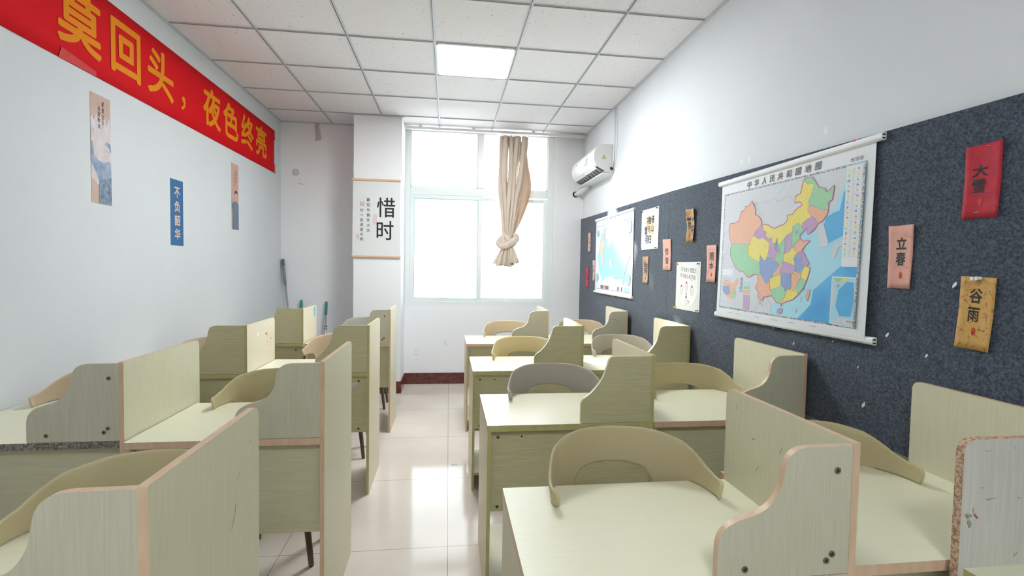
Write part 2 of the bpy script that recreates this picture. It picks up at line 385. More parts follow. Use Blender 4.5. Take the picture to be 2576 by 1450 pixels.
def desk(label, x0, x1, y0, wing='S', style='P', dep=.5, topedge=None, shelf=False, screws=(), msc=(), hole=None, div_edge=None, z=.75, rad=.03):
    """x0..x1 outer faces, near edge y0; the sitter's side is the far one"""
    W = x1-x0; t = empty('study_desk', (x0, y0, 0), 0, label, 'desk', 'single study desks with dividers')
    P = style == 'P'; edge = M['peach'] if P else M['olive']; te = topedge or edge
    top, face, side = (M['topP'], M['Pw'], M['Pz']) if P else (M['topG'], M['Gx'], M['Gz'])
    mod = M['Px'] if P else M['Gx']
    bm = bmesh.new(); prism(bm, [(0, 0), (W-.016, 0), (W-.016, dep), (0, dep)], lambda u, v, d: Vector((u, v, d)), z-.025, z, 0, 1)
    link('tabletop', bm, [top, te], t)
    xd = W-.016
    prof = fillet([(-.002, 0), (dep+.002, 0), (dep+.002, 1.037), (-.002, 1.037)], [0, 0, rad, .004])
    bm = bmesh.new(); prism(bm, prof, lambda u, v, d: Vector((d, u, v)), xd, W, 0, 1)
    link('divider', bm, [side, div_edge or edge], t)
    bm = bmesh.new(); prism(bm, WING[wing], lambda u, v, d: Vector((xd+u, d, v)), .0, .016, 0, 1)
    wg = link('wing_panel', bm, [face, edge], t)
    bm = bmesh.new(); prism(bm, [(.006, 0), (dep-.004, 0), (dep-.004, z-.025), (.006, z-.025)], lambda u, v, d: Vector((d, u, v)), .0015, .0165, 0, 1)
    link('leg_panel', bm, [side, edge], t)
    bm = bmesh.new(); prism(bm, [(.0165, .375), (xd, .375), (xd, z-.025), (.0165, z-.025)], lambda u, v, d: Vector((u, d, v)), .035, .050, 0, 1)
    mp = link('modesty_panel', bm, [mod, edge], t)
    if shelf:
        bm = bmesh.new(); prism(bm, [(.0165, .02), (xd, .02), (xd, dep-.05), (.0165, dep-.05)], lambda u, v, d: Vector((u, v, d)), .085, .100, 0, 1)
        link('foot_shelf', bm, [top, edge], t)
    for u, v in screws: screw(wg, xd+u, 0, v)
    for u, v in msc: screw(mp, u, .035, v)
    if hole:
        bm = bmesh.new(); disc(bm, (hole[0], .0352, hole[1]), (0, -1, 0), .004, .0006, 12); link('drill_hole', bm, M['dark'], mp)
    return t, wg, mp
SC = [(-.034, .978), (-.039, .797), (-.052, .783), (-.238, .775)]
MS = [(.048, .69), (.048, .395)]
xC0, xC1, xD1 = .165, .873, 1.560
dC1 = desk('front row desk right of the aisle, pale oak with an S-curved screwed wing', xC0, .875, .930, 'S', 'P', .478, shelf=True, screws=SC, msc=MS)
dC2 = desk('yellow oak desk with olive edging in the second row right of the aisle', xC0, xC1, 1.975, 'D', 'G', .5, shelf=True, msc=MS, hole=(.148, .691))
dC3 = desk('yellow oak desk with olive edging in the third row right of the aisle', xC0-.008, .860, 3.03, 'D', 'G', .5, shelf=True, msc=MS, hole=(.14, .69))
dC4 = desk('peach-edged pale desk in the last row right of the aisle, nearest the window', xC0-.008, .856, 4.12, 'S', 'P', .5, shelf=True)
dD1 = desk('front row desk by the felt wall, partly behind the chipboard-edged panel', .880, 1.583, .955, 'S', 'P', .51, shelf=True)
dD2 = desk('pale oak desk with S-curved wing against the felt wall under the larger map', .876, 1.578, 1.975, 'S', 'P', .53)
dD3 = desk('yellow oak desk with olive edging against the felt wall under the cartoon chicken poster', .876, 1.575, 3.03, 'B', 'G', .54)
dD4 = desk('pale desk against the felt wall in the last row below the washed out world map', .862, 1.560, 4.12, 'S', 'P', .56)
dB1 = desk('nearest desk left of the aisle, its divider filling the lower left corner', -1.138, -.474, .845, 'S', 'P', .46)
dB2 = desk('pale oak desk left of the aisle, second row, with a peach-edged full height divider', -1.140, -.452, 1.885, 'S', 'P', .515)
dB3 = desk('yellow oak desk left of the aisle, a torn paper label on its lower panel', -1.150, -.466, 3.03, 'B', 'G', .45, msc=[(.615, .69), (.615, .395)])
dB4 = desk('last row desk left of the aisle beside the pillar, with small screws in its wing', -1.150, -.468, 4.15, 'S', 'P', .45, screws=SC[:3], rad=.012)
dA2 = desk('desk by the left wall in the second row with a worn bare chipboard top edge', -1.875, -1.146, 1.905, 'S', 'P', .535, topedge=M['chipgrey'], screws=SC)
dA3 = desk('yellow oak desk by the left wall with red pen marks on its divider', -1.875, -1.155, 3.015, 'B', 'G', .455)
dA4 = desk('yellow oak desk in the back left corner with a round blue sticker on its divider', -1.875, -1.165, 4.17, 'C', 'G', .40, msc=[(.64, .69)])
# ragged worn patches
def patch(name, parent, fr, shapes, m, label=None):
    bm = bmesh.new()
    for s in shapes: flat(bm, s, fr, .0006)
    o = link(name, bm, m, parent)
    if label: o['label'] = label
    return o
def blob(cx, cy, a, b, n=9, j=.35): return [(cx+a*math.cos(2*PI*k/n)*(1+random.uniform(-j, j)), cy+b*math.sin(2*PI*k/n)*(1+random.uniform(-j, j))) for k in range(n)]
# torn label on B3's lower panel (local frame of the desk)
t, wg, mp = dB3
frm = lambda u, v, d: Vector((u, .035-d, v))
patch('paper_label', mp, frm, [[(.540, .672), (.610, .680), (.607, .668), (.590, .663), (.586, .655), (.565, .650), (.563, .640), (.545, .638), (.546, .655)]], M['paper'])
bm = bmesh.new()
for k in range(4): stroke(bm, [(.548, .667-.007*k), (.603-.012*k, .671-.008*k)], .0015, frm, .0011)
link('label_print', bm, M['inkgrey'], mp)
# blue round sticker, pen marks
M['bluest'] = mat('blue_sticker', (.12, .40, .75), .5)
t = dA4[0]; xx = .71
fdv = lambda u, v, d: Vector((xx+d, u, v))
bm = bmesh.new(); flat(bm, ell(.335, .985, .026, .042), fdv, .0005, 0); flat(bm, [(.327, .990), (.343, .990), (.338, .965), (.332, .965)], fdv, .001, 1)
o = link('round_sticker', bm, [M['bluest'], M['paper']], t); o['label'] = 'round blue sticker with a white mark'
t = dA3[0]; xx3 = .720
fd3 = lambda u, v, d: Vector((xx3+d, u, v))
M['glue'] = mat('dried_glue', (.80, .78, .74), .5)
for c in ((.16, .96, .016, .02), (.145, 1.0, .008, .012), (.39, 1.0, .012, .009), (.43, .945, .006, .012), (.30, 1.005, .012, .006)):
    bm = bmesh.new(); flat(bm, blob(*c), fd3, .0005); link('glue_spot', bm, M['glue'], t)
for c in (((.285, .95), (.30, .945), (.315, .955), (.315, .925)), ((.315, .90), (.32, .89)), ((.318, .88), (.325, .872)), ((.37, .94), (.372, .93)), ((.372, .915), (.38, .90), (.395, .91)), ((.372, .885), (.38, .875)), ((.38, .87), (.376, .86))): 
    bm = bmesh.new(); stroke(bm, c, .004, fd3, .001); link('pen_mark', bm, M['redink'], t)
# scuffs
M['scuff'] = mat('grey_scuff', (.26, .25, .19), .6); M['scuff2'] = mat('purple_scuff', (.42, .08, .32), .6)
def scuffs(parent, fr, lst, m=None, name='scuff_mark', wd=.0025):
    for c in lst:
        bm = bmesh.new(); stroke(bm, c, wd, fr, .0006); link(name, bm, m or M['scuff'], parent)
scuffs(dC1[0], lambda u, v, d: Vector((.710-.016-d, u, v)), [((.33, .93), (.345, .922)), ((.22, .945), (.228, .925)), ((.31, .86), (.322, .842)), ((.12, .865), (.13, .855)), ((.42, 1.0), (.425, .985))], wd=.0022)
scuffs(dB1[0], lambda u, v, d: Vector((.664+d, u, v)), [((.33, .90), (.345, .915)), ((.30, .80), (.32, .83), (.322, .85)), ((.40, .96), (.41, .965))], wd=.0018)
scuffs(dD4[1], lambda u, v, d: Vector((.682+u, -d, v)), [((-.13, .965), (-.115, .955), (-.105, .962), (-.085, .952), (-.07, .956))], wd=.0028)

# the desk in front by the felt wall: only its rear panel and a corner of its top reach the view
t = empty('study_desk', (1.122, .40, 0), 0, 'front right corner desk whose raised rear panel shows a rough bare chipboard edge', 'desk', 'single study desks with dividers')
W0 = .46
bm = bmesh.new(); prism(bm, fillet([(0, 0), (W0, 0), (W0, 1.038), (0, 1.038)], [0, 0, .03, .035]), lambda u, v, d: Vector((u, d, v)), .522, .540, 0, 1)
M['Pv'] = wood('whitish_oak_upright', (.52, .50, .44), (.66, .645, .58), 2, .42)
bp = link('rear_panel', bm, [M['Pv'], M['chip']], t); bp['label'] = 'rear panel with bare chipboard edge'
bm = bmesh.new(); prism(bm, [(.014, .03), (W0, .03), (W0, .522), (.014, .522)], lambda u, v, d: Vector((u, v, d)), .725, .750, 0, 1); link('tabletop', bm, [M['topP'], M['olive']], t)
for a in (.016, W0-.016):
    bm = bmesh.new(); prism(bm, [(.04, 0), (.522, 0), (.522, .725), (.04, .725)], lambda u, v, d: Vector((d, u, v)), a, a+.015, 0, 1); link('leg_panel', bm, [M['Pz'], M['peach']], t)
fr = lambda u, v, d: Vector((u, .522-d, v))
M['smudge'] = noisy('grey_smudge', (.20, .19, .15), (.42, .41, .36), nscale=90, rough=.7)
for c in ((.018, .868, .008, .006), (.022, .852, .006, .009), (.030, .882, .002, .006), (.06, 1.012, .008, .001), (.05, .93, .006, .001)): 
    bm = bmesh.new(); flat(bm, blob(*c), fr, .0005, 0); link('smudge', bm, M['smudge'], bp)
bm = bmesh.new(); stroke(bm, [(.032, .872), (.042, .862)], .004, fr, .001, 0); link('purple_mark', bm, M['scuff2'], bp)
for c in (((.18, .93), (.21, .93)), ((.14, .905), (.15, .902)), ((.06, .903), (.085, .906)), ((.17, 1.005), (.18, 1.0)), ((.125, 1.02), (.128, 1.013)), ((.14, .77), (.15, .78)), ((.19, .86), (.21, .86))): 
    bm = bmesh.new(); stroke(bm, c, .0018, fr, .0008, 0); link('smudge', bm, M['smudge'], bp)

# ------------------------------------------------------------------ bucket chairs
def interp(tab, s):
    for (s0, *a), (s1, *b) in zip(tab, tab[1:]):
        if s <= s1:
            t = (s-s0)/(s1-s0); return [x+(y-x)*t for x, y in zip(a, b)]
    return list(tab[-1][1:])
PLAN = [(0, .049), (.055, .042), (.110, .020), (.160, -.014), (.198, -.052), (.221, -.096), (.234, -.136), (.242, -.174), (.243, -.207), (.232, -.230)]
def plan(s):
    f = s*(len(PLAN)-1); i = min(int(f), len(PLAN)-2); t = f-i
    g = lambda k: Vector(PLAN[k]) if 0 <= k < len(PLAN) else (Vector((-PLAN[1][0], PLAN[1][1])) if k < 0 else Vector(PLAN[-1])*2-Vector(PLAN[-2]))
    p0, p1, p2, p3 = g(i-1), g(i), g(i+1), g(i+2)
    return .5*((2*p1)+(-p0+p2)*t+(2*p0-5*p1+4*p2-p3)*t*t+(-p0+3*p1-3*p2+p3)*t**3)
#        s    top   low
HT = [(0, .882, .765), (.12, .882, .763), (.22, .882, .752), (.285, .880, .712), (.335, .877, .47), (.42, .869, .46), (.455, .864, .60), (.485, .857, .730), (.54, .845, .750), (.66, .818, .752), (.78, .803, .752), (.90, .800, .752), (.97, .796, .753), (1.0, .784, .762)]
def shell_bm():
    bm = bmesh.new(); NU, NV = 84, 9; cols = []
    for i in range(-NU, NU+1):
        s = abs(i)/NU; sg = -1 if i < 0 else 1; T, Lw = interp(HT, s); col = []
        p = plan(s)
        for j in range(NV+1):
            z = Lw+(T-Lw)*j/NV
            k = 1+.16*(z-.80)+( .9*max(0, z-.80)**1.5 if s < .7 else 0)
            k = .84+.16*min(1, max(0, (z-.44)/.34))**.8+(z-.78)*(.22+.5*max(0, s-.45)) if z > .44 else .84
            col.append(bm.verts.new((sg*p.x*k, -.09+(p.y+.09)*k, z)))
        cols.append(col)
    for A, B in zip(cols, cols[1:]):
        for j in range(NV): bm.faces.new((A[j], B[j], B[j+1], A[j+1]))
    bmesh.ops.recalc_face_normals(bm, faces=bm.faces[:])
    return bm
def seat_bm():
    bm = bmesh.new(); NR, NA = 8, 48; c = bm.verts.new((0, 0, .437)); prev = None
    for r in range(1, NR+1):
        ring = []
        for a in range(NA):
            th = 2*PI*a/NA; q = r/NR; x, y = math.cos(th), math.sin(th); e = (abs(x)**3+abs(y)**3)**(-1/3)
            z = .437+.02*q**3+.02*(q**8)*(1 if y > -.3 else -.9)
            ring.append(bm.verts.new((x*e*.202*q, y*e*.150*q-.120, z)))
        for a in range(NA):
            if prev is None: bm.faces.new((c, ring[a], ring[(a+1) % NA]))
            else: bm.faces.new((prev[a], ring[a], ring[(a+1) % NA], prev[(a+1) % NA]))
        prev = ring
    return bm
def leg_bm(sx, sy):
    bm = bmesh.new(); a = Vector((sx*.12, -.07+sy*.09, .435)); b = Vector((sx*.168, -.045+sy*.125, 0))
    tube(bm, [a, a.lerp(b, .5), a.lerp(b, .985), b], [.019, .0155, .0125, .010], 14); return bm
def make_chair():
    t = empty('bucket_chair')
    sh = link('backrest', shell_bm(), M['khaki'], t, True)
    m = sh.modifiers.new('thick', 'SOLIDIFY'); m.thickness = .009; m.offset = 0
    m = sh.modifiers.new('round', 'SUBSURF'); m.levels = 1; m.render_levels = 1
    st = link('seat', seat_bm(), M['khaki'], t, True)
    m = st.modifiers.new('thick', 'SOLIDIFY'); m.thickness = .016; m.offset = -1
    for sx in (-1, 1):
        for sy in (-1, 1): link('leg', leg_bm(sx, sy), M['legs'], t, True)
    return t
proto = make_chair(); first = True
def chair(x, tip, rz, color, label):
    """x = centre between the arm tips, tip = their y"""
    global first
    if first: c = proto; kids = list(proto.children); first = False
    else:
        c = proto.copy(); C.objects.link(c); kids = []
        for ch in base_kids: k = ch.copy(); C.objects.link(k); k.parent = c; kids.append(k)
    for k in kids:
        if k.name.startswith(('backrest', 'seat')):
            k.material_slots[0].link = 'OBJECT'; k.material_slots[0].material = M[color]
    a = math.radians(rz); o = Vector((x, tip))+Matrix.Rotation(a, 2)@Vector((0, .228))
    c.location = (o.x, o.y, 0); c.rotation_euler = (0, 0, a)
    tag(c, label, 'chair', 'round-backed armchairs tucked behind the desks'); return c
base_kids = list(proto.children)
chair(0.532, 1.266, 0, 'khaki', 'khaki bucket chair with cut-out back at the front desk right of the aisle')
chair(0.543, 2.334, -1, 'grey', 'grey bucket chair at the second row desk right of the aisle')
chair(0.555, 3.378, -1, 'khaki', 'khaki bucket chair at the third row desk right of the aisle')
chair(0.57, 4.475, -1, 'sand', 'sand coloured bucket chair at the last row desk right of the aisle below the window')
chair(1.216, 1.281, 6, 'khaki', 'khaki bucket chair by the felt wall in the front row, one arm on the desk')
chair(1.267, 2.316, -1, 'khaki', 'khaki bucket chair by the felt wall in the second row under the larger map')
chair(1.315, 3.48, 0, 'grey', 'grey bucket chair by the felt wall in the third row')
chair(1.305, 4.6, 0, 'sand', 'sand coloured bucket chair in the far corner by the felt wall below the world map')
chair(-0.756, 1.165, -2, 'khaki', 'khaki bucket chair in the lower left corner behind the nearest divider')
chair(-0.783, 2.268, -2, 'khaki', 'khaki bucket chair left of the aisle in the second row, one arm on the desk')
chair(-0.762, 3.55, -1, 'sand', 'sand coloured bucket chair left of the aisle in the third row')
chair(-0.77, 4.78, 0, 'grey', 'grey bucket chair in the last row left of the aisle beside the pillar')
chair(-1.56, 2.36, 0, 'sand', 'chair by the left wall in the second row, only an arm showing')
chair(-1.55, 3.38, 0, 'sand', 'chair by the left wall in the third row, its arm peeking past the wing')

# ------------------------------------------------------------------ curtain
M['curtain'] = noisy('beige_curtain', (.58, .47, .38), (.68, .57, .48), scale=(6, 6, .5), nscale=5, rough=.7)
M['lining'] = noisy('tan_lining', (.58, .38, .27), (.64, .44, .32), nscale=5, rough=.8)
ct = empty('curtain', (.72, YB-.13, 0), 0, 'beige curtain tied in a big knot in front of the window', 'curtain')
def fold(bm, pts, n=12):
    """a soft cloth fold: centre x, y, z with half widths across and in depth"""
    rings = []
    for (x, y, z, rx, ry) in pts: rings.append([bm.verts.new((x+math.cos(2*PI*k/n)*rx, y+math.sin(2*PI*k/n)*ry, z)) for k in range(n)])
    for A, B in zip(rings, rings[1:]):
        for k in range(n): bm.faces.new((A[k], A[(k+1) % n], B[(k+1) % n], B[k]))
    bm.faces.new(rings[0]); bm.faces.new(rings[-1][::-1])
bm = bmesh.new(); NF = 9
for i in range(NF):
    f = i/(NF-1); pts = []
    for k in range(33):
        t = k/32; z = 2.915-t*1.17
        top = -.125+.285*f; mid = -.128+.255*f+.012*math.sin(i*2.3); bot = -.078+.085*f
        x = top+(mid-top)*min(1, t*2.2) if t < .455 else mid+(bot-mid)*((t-.455)/.545)**.85
        x += .006*math.sin(t*7+i*1.9); w_ = .0285+.004*math.sin(i*1.7+t*4); w_ *= 1 if t < .5 else 1-.62*((t-.5)/.5)
        if t < .05: w_ *= .82
        y = (-.028 if i % 2 else .008)+.012*math.sin(i*3.1+t*5); pts.append((x, y, z, w_, .036-.012*t))
    fold(bm, pts)
bmesh.ops.recalc_face_normals(bm, faces=bm.faces[:])
link('drape', bm, M['curtain'], ct, True)
# thin single layer falling behind on the left, and the tan lining side swung out on the right
bm = bmesh.new(); rows = []
for k in range(25):
    t = k/24; z = 2.55-t*.80; rows.append([bm.verts.new((-.150+.006*math.sin(t*5)+(.062*t**1.6)+j*.016, .012+.01*math.sin(j*1.4+t*4), z)) for j in range(5)])
for A, B in zip(rows, rows[1:]):
    for j in range(4): bm.faces.new((A[j], B[j], B[j+1], A[j+1]))
o = link('back_layer', bm, M['curtain'], ct, True); m = o.modifiers.new('t', 'SOLIDIFY'); m.thickness = .003
bm = bmesh.new(); rows = []
prof = [(2.80, .165), (2.70, .185), (2.60, .195), (2.52, .215), (2.42, .238), (2.32, .240), (2.22, .222), (2.10, .185), (2.0, .145), (1.90, .100), (1.80, .050), (1.76, .025)]
for z, xo in prof:
    xi = .11-.10*max(0, (2.5-z)/.75); rows.append([bm.verts.new((xi+(xo-xi)*j/6, -.020+.045*(j/6)+.010*math.sin(j*1.5+z*5), z)) for j in range(7)])
for A, B in zip(rows, rows[1:]):
    for k in range(6): bm.faces.new((A[k], B[k], B[k+1], A[k+1]))
lo = link('lining', bm, M['lining'], ct, True); m = lo.modifiers.new('t', 'SOLIDIFY'); m.thickness = .003; m = lo.modifiers.new('s', 'SUBSURF'); m.levels = 2; m.render_levels = 2; lo['label'] = 'tan lining side of the curtain'
# knot and flared tail
def catm(P, n=6):
    out = []
    for i in range(len(P)-1):
        p0, p1, p2, p3 = [Vector(P[max(0, min(len(P)-1, j))]) for j in (i-1, i, i+1, i+2)]
        for k in range(n): t = k/n; out.append(.5*((2*p1)+(-p0+p2)*t+(2*p0-5*p1+4*p2-p3)*t*t+(-p0+3*p1-3*p2+p3)*t**3))
    return out+[Vector(P[-1])]
bm = bmesh.new()
def band(P, r, crease=3):
    c = catm(P); n = len(c); rings = []
    for i, p in enumerate(c):
        d = (c[min(i+1, n-1)]-c[max(i-1, 0)]).normalized(); a = d.cross(Vector((0, -1, 0))).normalized(); b = d.cross(a)
        rr_ = r*(.55+.45*math.sin(PI*min(1, max(0, i/(n-1)))))
        rings.append([bm.verts.new(p+(a*math.cos(2*PI*k/20)*rr_+b*math.sin(2*PI*k/20)*rr_*.62)*(1+.10*math.cos(crease*2*2*PI*k/20+i*.12))) for k in range(20)])
    for A, B in zip(rings, rings[1:]):
        for k in range(20): bm.faces.new((A[k], A[(k+1) % 20], B[(k+1) % 20], B[k]))
    bm.faces.new(rings[0]); bm.faces.new(rings[-1][::-1])
fold(bm, [(-.05, 0, 1.80, .05, .03), (-.05, 0, 1.76, .075, .038), (-.052, -.005, 1.70, .090, .045), (-.055, -.005, 1.65, .075, .042), (-.055, 0, 1.60, .045, .03)], 20)
band([(.02, .01, 1.79), (.055, -.03, 1.76), (.040, -.05, 1.715), (-.03, -.055, 1.665), (-.11, -.045, 1.640), (-.145, -.01, 1.665)], .040)
band([(-.07, .0, 1.785), (-.055, -.035, 1.755), (-.03, -.04, 1.72), (.02, -.03, 1.69), (.045, .0, 1.66)], .036)
band([(-.08, .02, 1.77), (-.125, -.01, 1.725), (-.150, -.02, 1.685), (-.125, -.04, 1.650), (-.06, -.05, 1.635), (.0, -.04, 1.645), (.04, -.01, 1.675)], .030)
bmesh.ops.recalc_face_normals(bm, faces=bm.faces[:])
link('knot', bm, M['curtain'], ct, True)
bm = bmesh.new()
for i, (xb, zb) in enumerate(((-.180, 1.440), (-.150, 1.415), (-.115, 1.418), (-.082, 1.425), (-.045, 1.412), (-.012, 1.405), (.022, 1.420), (.055, 1.445), (.075, 1.455))):
    xt = -.075+.0095*i*.8; pts = []
    for k in range(13):
        t = k/12; z = 1.645+(zb-1.645)*t; x = xt+(xb-xt)*(t**.8); pts.append((x, (-.025 if i % 2 else .005)+.01*math.sin(i+t*3), z, .012+.017*t, .020+.012*t))
    fold(bm, pts, 10)
bmesh.ops.recalc_face_normals(bm, faces=bm.faces[:])
link('tail', bm, M['curtain'], ct, True)
bm = bmesh.new(); rows = []
for k in range(11):
    t = k/10; rows.append([bm.verts.new((-.02+.035*(j/5)*(1-t)+(.0+.115*(j/5))*t**.8, -.045-.012*math.sin(t*2+j*.9), 1.645-(.21-.035*(j/5))*t)) for j in range(6)])
for A, B in zip(rows, rows[1:]):
    for j in range(5): bm.faces.new((A[j], B[j], B[j+1], A[j+1]))
o = link('hem_flap', bm, M['curtain'], ct, True); m = o.modifiers.new('t', 'SOLIDIFY'); m.thickness = .004
rl = empty('curtain_rail', (0, 0, 0), 0, 'white curtain rail just under the ceiling along the window wall', 'curtain rail')
box('rail', -.500, XR-.03, YB-.150, YB-.112, CE-.040, CE-.012, M['white'], rl, bev=.003)
for x in (-.35, .25, .95, 1.5): box('bracket', x, x+.03, YB-.15, YB, CE-.012, CE-.003, M['white'], rl)
for i in range(10): box('glider', .60+i*.034, .606+i*.034, YB-.134, YB-.128, 2.905, CE-.040, M['white'], rl)
for i in range(5): box('glider', 1.38+i*.022, 1.388+i*.022, YB-.134, YB-.126, CE-.055, CE-.040, M['white'], rl)

# ------------------------------------------------------------------ air conditioner
AY, AZ0, AZ1 = 4.752, 2.352, 2.632; AL = .88
ac = empty('air_conditioner', (XR, AY, AZ0), 0, 'white wall-mounted split air conditioner with open louvres high on the right wall', 'air conditioner')
h = AZ1-AZ0
out = [(0, h), (-.115, h), (-.150, h-.006), (-.178, h-.024), (-.196, h-.055), (-.206, h-.095), (-.207, h-.135), (-.200, h-.170), (-.186, h-.200), (-.172, h-.218)]
low = [(-.150, h-.232), (-.085, h-.262), (-.070, h-.268), (-.045, .0), (0, 0)]
def skin(bm, pts, y0, y1, mi=0):
    a = [bm.verts.new((p[0], y0, p[1])) for p in pts]; b = [bm.verts.new((p[0], y1, p[1])) for p in pts]
    for i in range(len(pts)-1): bm.faces.new((a[i], a[i+1], b[i+1], b[i])).material_index = mi
bm = bmesh.new()
prism(bm, out+[(-.165, h-.205), (-.110, h-.215), (-.090, h-.262), (-.070, h-.268), (-.045, 0), (0, 0)], lambda u, v, d: Vector((u, d, v)), .006, AL-.006, 0, 0)
body = link('body', bm, M['white'], ac, False)
M['acgrey'] = mat('ac_end_grey', (.60, .60, .59), .45)
for y0, y1 in ((0, .006), (AL-.006, AL)):
    bm = bmesh.new(); prism(bm, out+low, lambda u, v, d: Vector((u, d, v)), y0, y1, 0, 0); e = link('end_cap', bm, M['acgrey'], ac)
    e['label'] = 'light grey end cap'
# dark outlet with louvres and vanes
bm = bmesh.new(); prism(bm, [(-.168, h-.207), (-.108, h-.217), (-.092, h-.258), (-.150, h-.216)], lambda u, v, d: Vector((u, d, v)), .03, AL-.03, 0, 0); link('outlet', bm, mat('outlet_grey', (.10, .10, .11), .6), ac)
for k in range(2):
    y0 = .04+k*.405
    bm = bmesh.new(); prism(bm, [(-.196, h-.212), (-.190, h-.208), (-.162, h-.234), (-.168, h-.238)], lambda u, v, d: Vector((u, d, v)), y0, y0+.385, 0, 0); lv = link('louvre', bm, M['white'], ac)
    for i in range(4):
        bm = bmesh.new(); prism(bm, [(-.164, h-.232), (-.112, h-.258), (-.100, h-.232), (-.148, h-.208)], lambda u, v, d: Vector((u, d, v)), y0+.04+i*.095, y0+.045+i*.095, 0, 0); link('vane', bm, M['pvc'], ac)
box('base_lip', -.120, 0, .02, AL+.01, -.006, .0, M['white'], ac)
fe = lambda u, v, d: Vector((-.105+u, -d, .155+v))
M['yel'] = mat('warning_yellow', (.80, .62, .05), .5)
bm = bmesh.new(); flat(bm, [(-.021, -.018), (.021, -.018), (0, .020)], fe, .0005, 0); flat(bm, [(-.016, -.0145), (.016, -.0145), (0, .0145)], fe, .001, 1); stroke(bm, [(0, .004), (-.004, -.003), (.003, -.005), (-.001, -.011)], .003, fe, .0015, 0)
link('warning_sticker', bm, [M['ink'], M['yel']], ac)
ff = lambda u, v, d: Vector((-.2075-d, u, v))
M['mint'] = mat('mint_sticker', (.42, .78, .55), .5); M['cyan'] = mat('cyan_print', (.25, .62, .78), .5)
bm = bmesh.new(); flat(bm, [(.245, h-.150), (.375, h-.150), (.375, h-.080), (.245, h-.080)], ff, .004, 0)
for k in range(3): stroke(bm, [(.26, h-.094-.016*k), (.355, h-.094-.016*k)], .004, ff, .0045, 1)
link('energy_label', bm, [M['mint'], mat('mint_print', (.62, .88, .72), .5)], ac)
bm = bmesh.new()
for a, b, c, d in ((.63, .69, h-.085, h-.075), (.64, .67, h-.102, h-.096), (.66, .685, h-.16, h-.153)): flat(bm, [(a, c), (b, c), (b, d), (a, d)], ff, .004)
link('front_print', bm, M['cyan'], ac)
pp = empty('refrigerant_pipe', (0, 0, 0), 0, 'white lagged pipe running from the air conditioner to a dark hole in the window wall', 'pipe')
M['lag'] = mat('white_lagging', (.76, .77, .78), .6)
bm = bmesh.new(); tube(bm, [(XR-.05, AY+.74, 2.352), (XR-.052, AY+.80, 2.335), (XR-.062, AY+.92, 2.318), (XR-.080, 5.80, 2.303), (XR-.090, YB+.01, 2.298)], .026, 16); link('lagging', bm, M['lag'], pp, True)
bm = bmesh.new(); disc(bm, (1.519, YB+.001, 2.298), (0, -1, 0), .036, .0015, 26); link('wall_hole', bm, M['dark'], pp)
cb = empty('cable', (0, 0, 0), 0, 'white cable hanging from the ceiling beside the air conditioner', 'cable')
bm = bmesh.new(); tube(bm, [(XR-.010, 4.742, CE), (XR-.010, 4.738, 2.86), (XR-.012, 4.727, 2.72), (XR-.010, 4.735, 2.60), (XR-.012, 4.742, 2.47), (XR-.020, 4.748, 2.40)], .006, 8); link('white_cable', bm, M['white'], cb, True)
bm = bmesh.new(); tube(bm, [(XR-.004, 4.70, CE), (XR-.004, 4.665, 2.80), (XR-.004, 4.662, 2.60), (XR-.004, 4.70, 2.45), (XR-.01, 4.74, 2.385)], .0025, 6); link('thin_wire', bm, M['pvc'], cb, True)
bm = bmesh.new(); tube(bm, [(-.02, -.004, .035), (-.03, -.008, .045), (-.04, -.006, .040)], .014, 10); link('black_grommet', bm, M['dark'], ac, True)

# ------------------------------------------------------------------ felt boards on the right wall
def felt(label, pts):
    bm = bmesh.new(); prism(bm, pts, lambda u, v, d: Vector((d, u, v)), XF, XR-.0015, 0, 0)
    o = link('felt_board', bm, M['felt']); tag(o, label, 'notice board', 'dark felt boards along the right wall')
felt('dark blue-grey felt board covering the right wall from the window corner to the seam', [(YB-.004, .76), (YB-.004, 2.0), (3.4395, 1.970), (3.4395, .76)])
felt('dark blue-grey felt board behind the large map, nearer side of the seam', [(3.437, .76), (3.437, 1.970), (.25, 1.888), (.25, .76)])

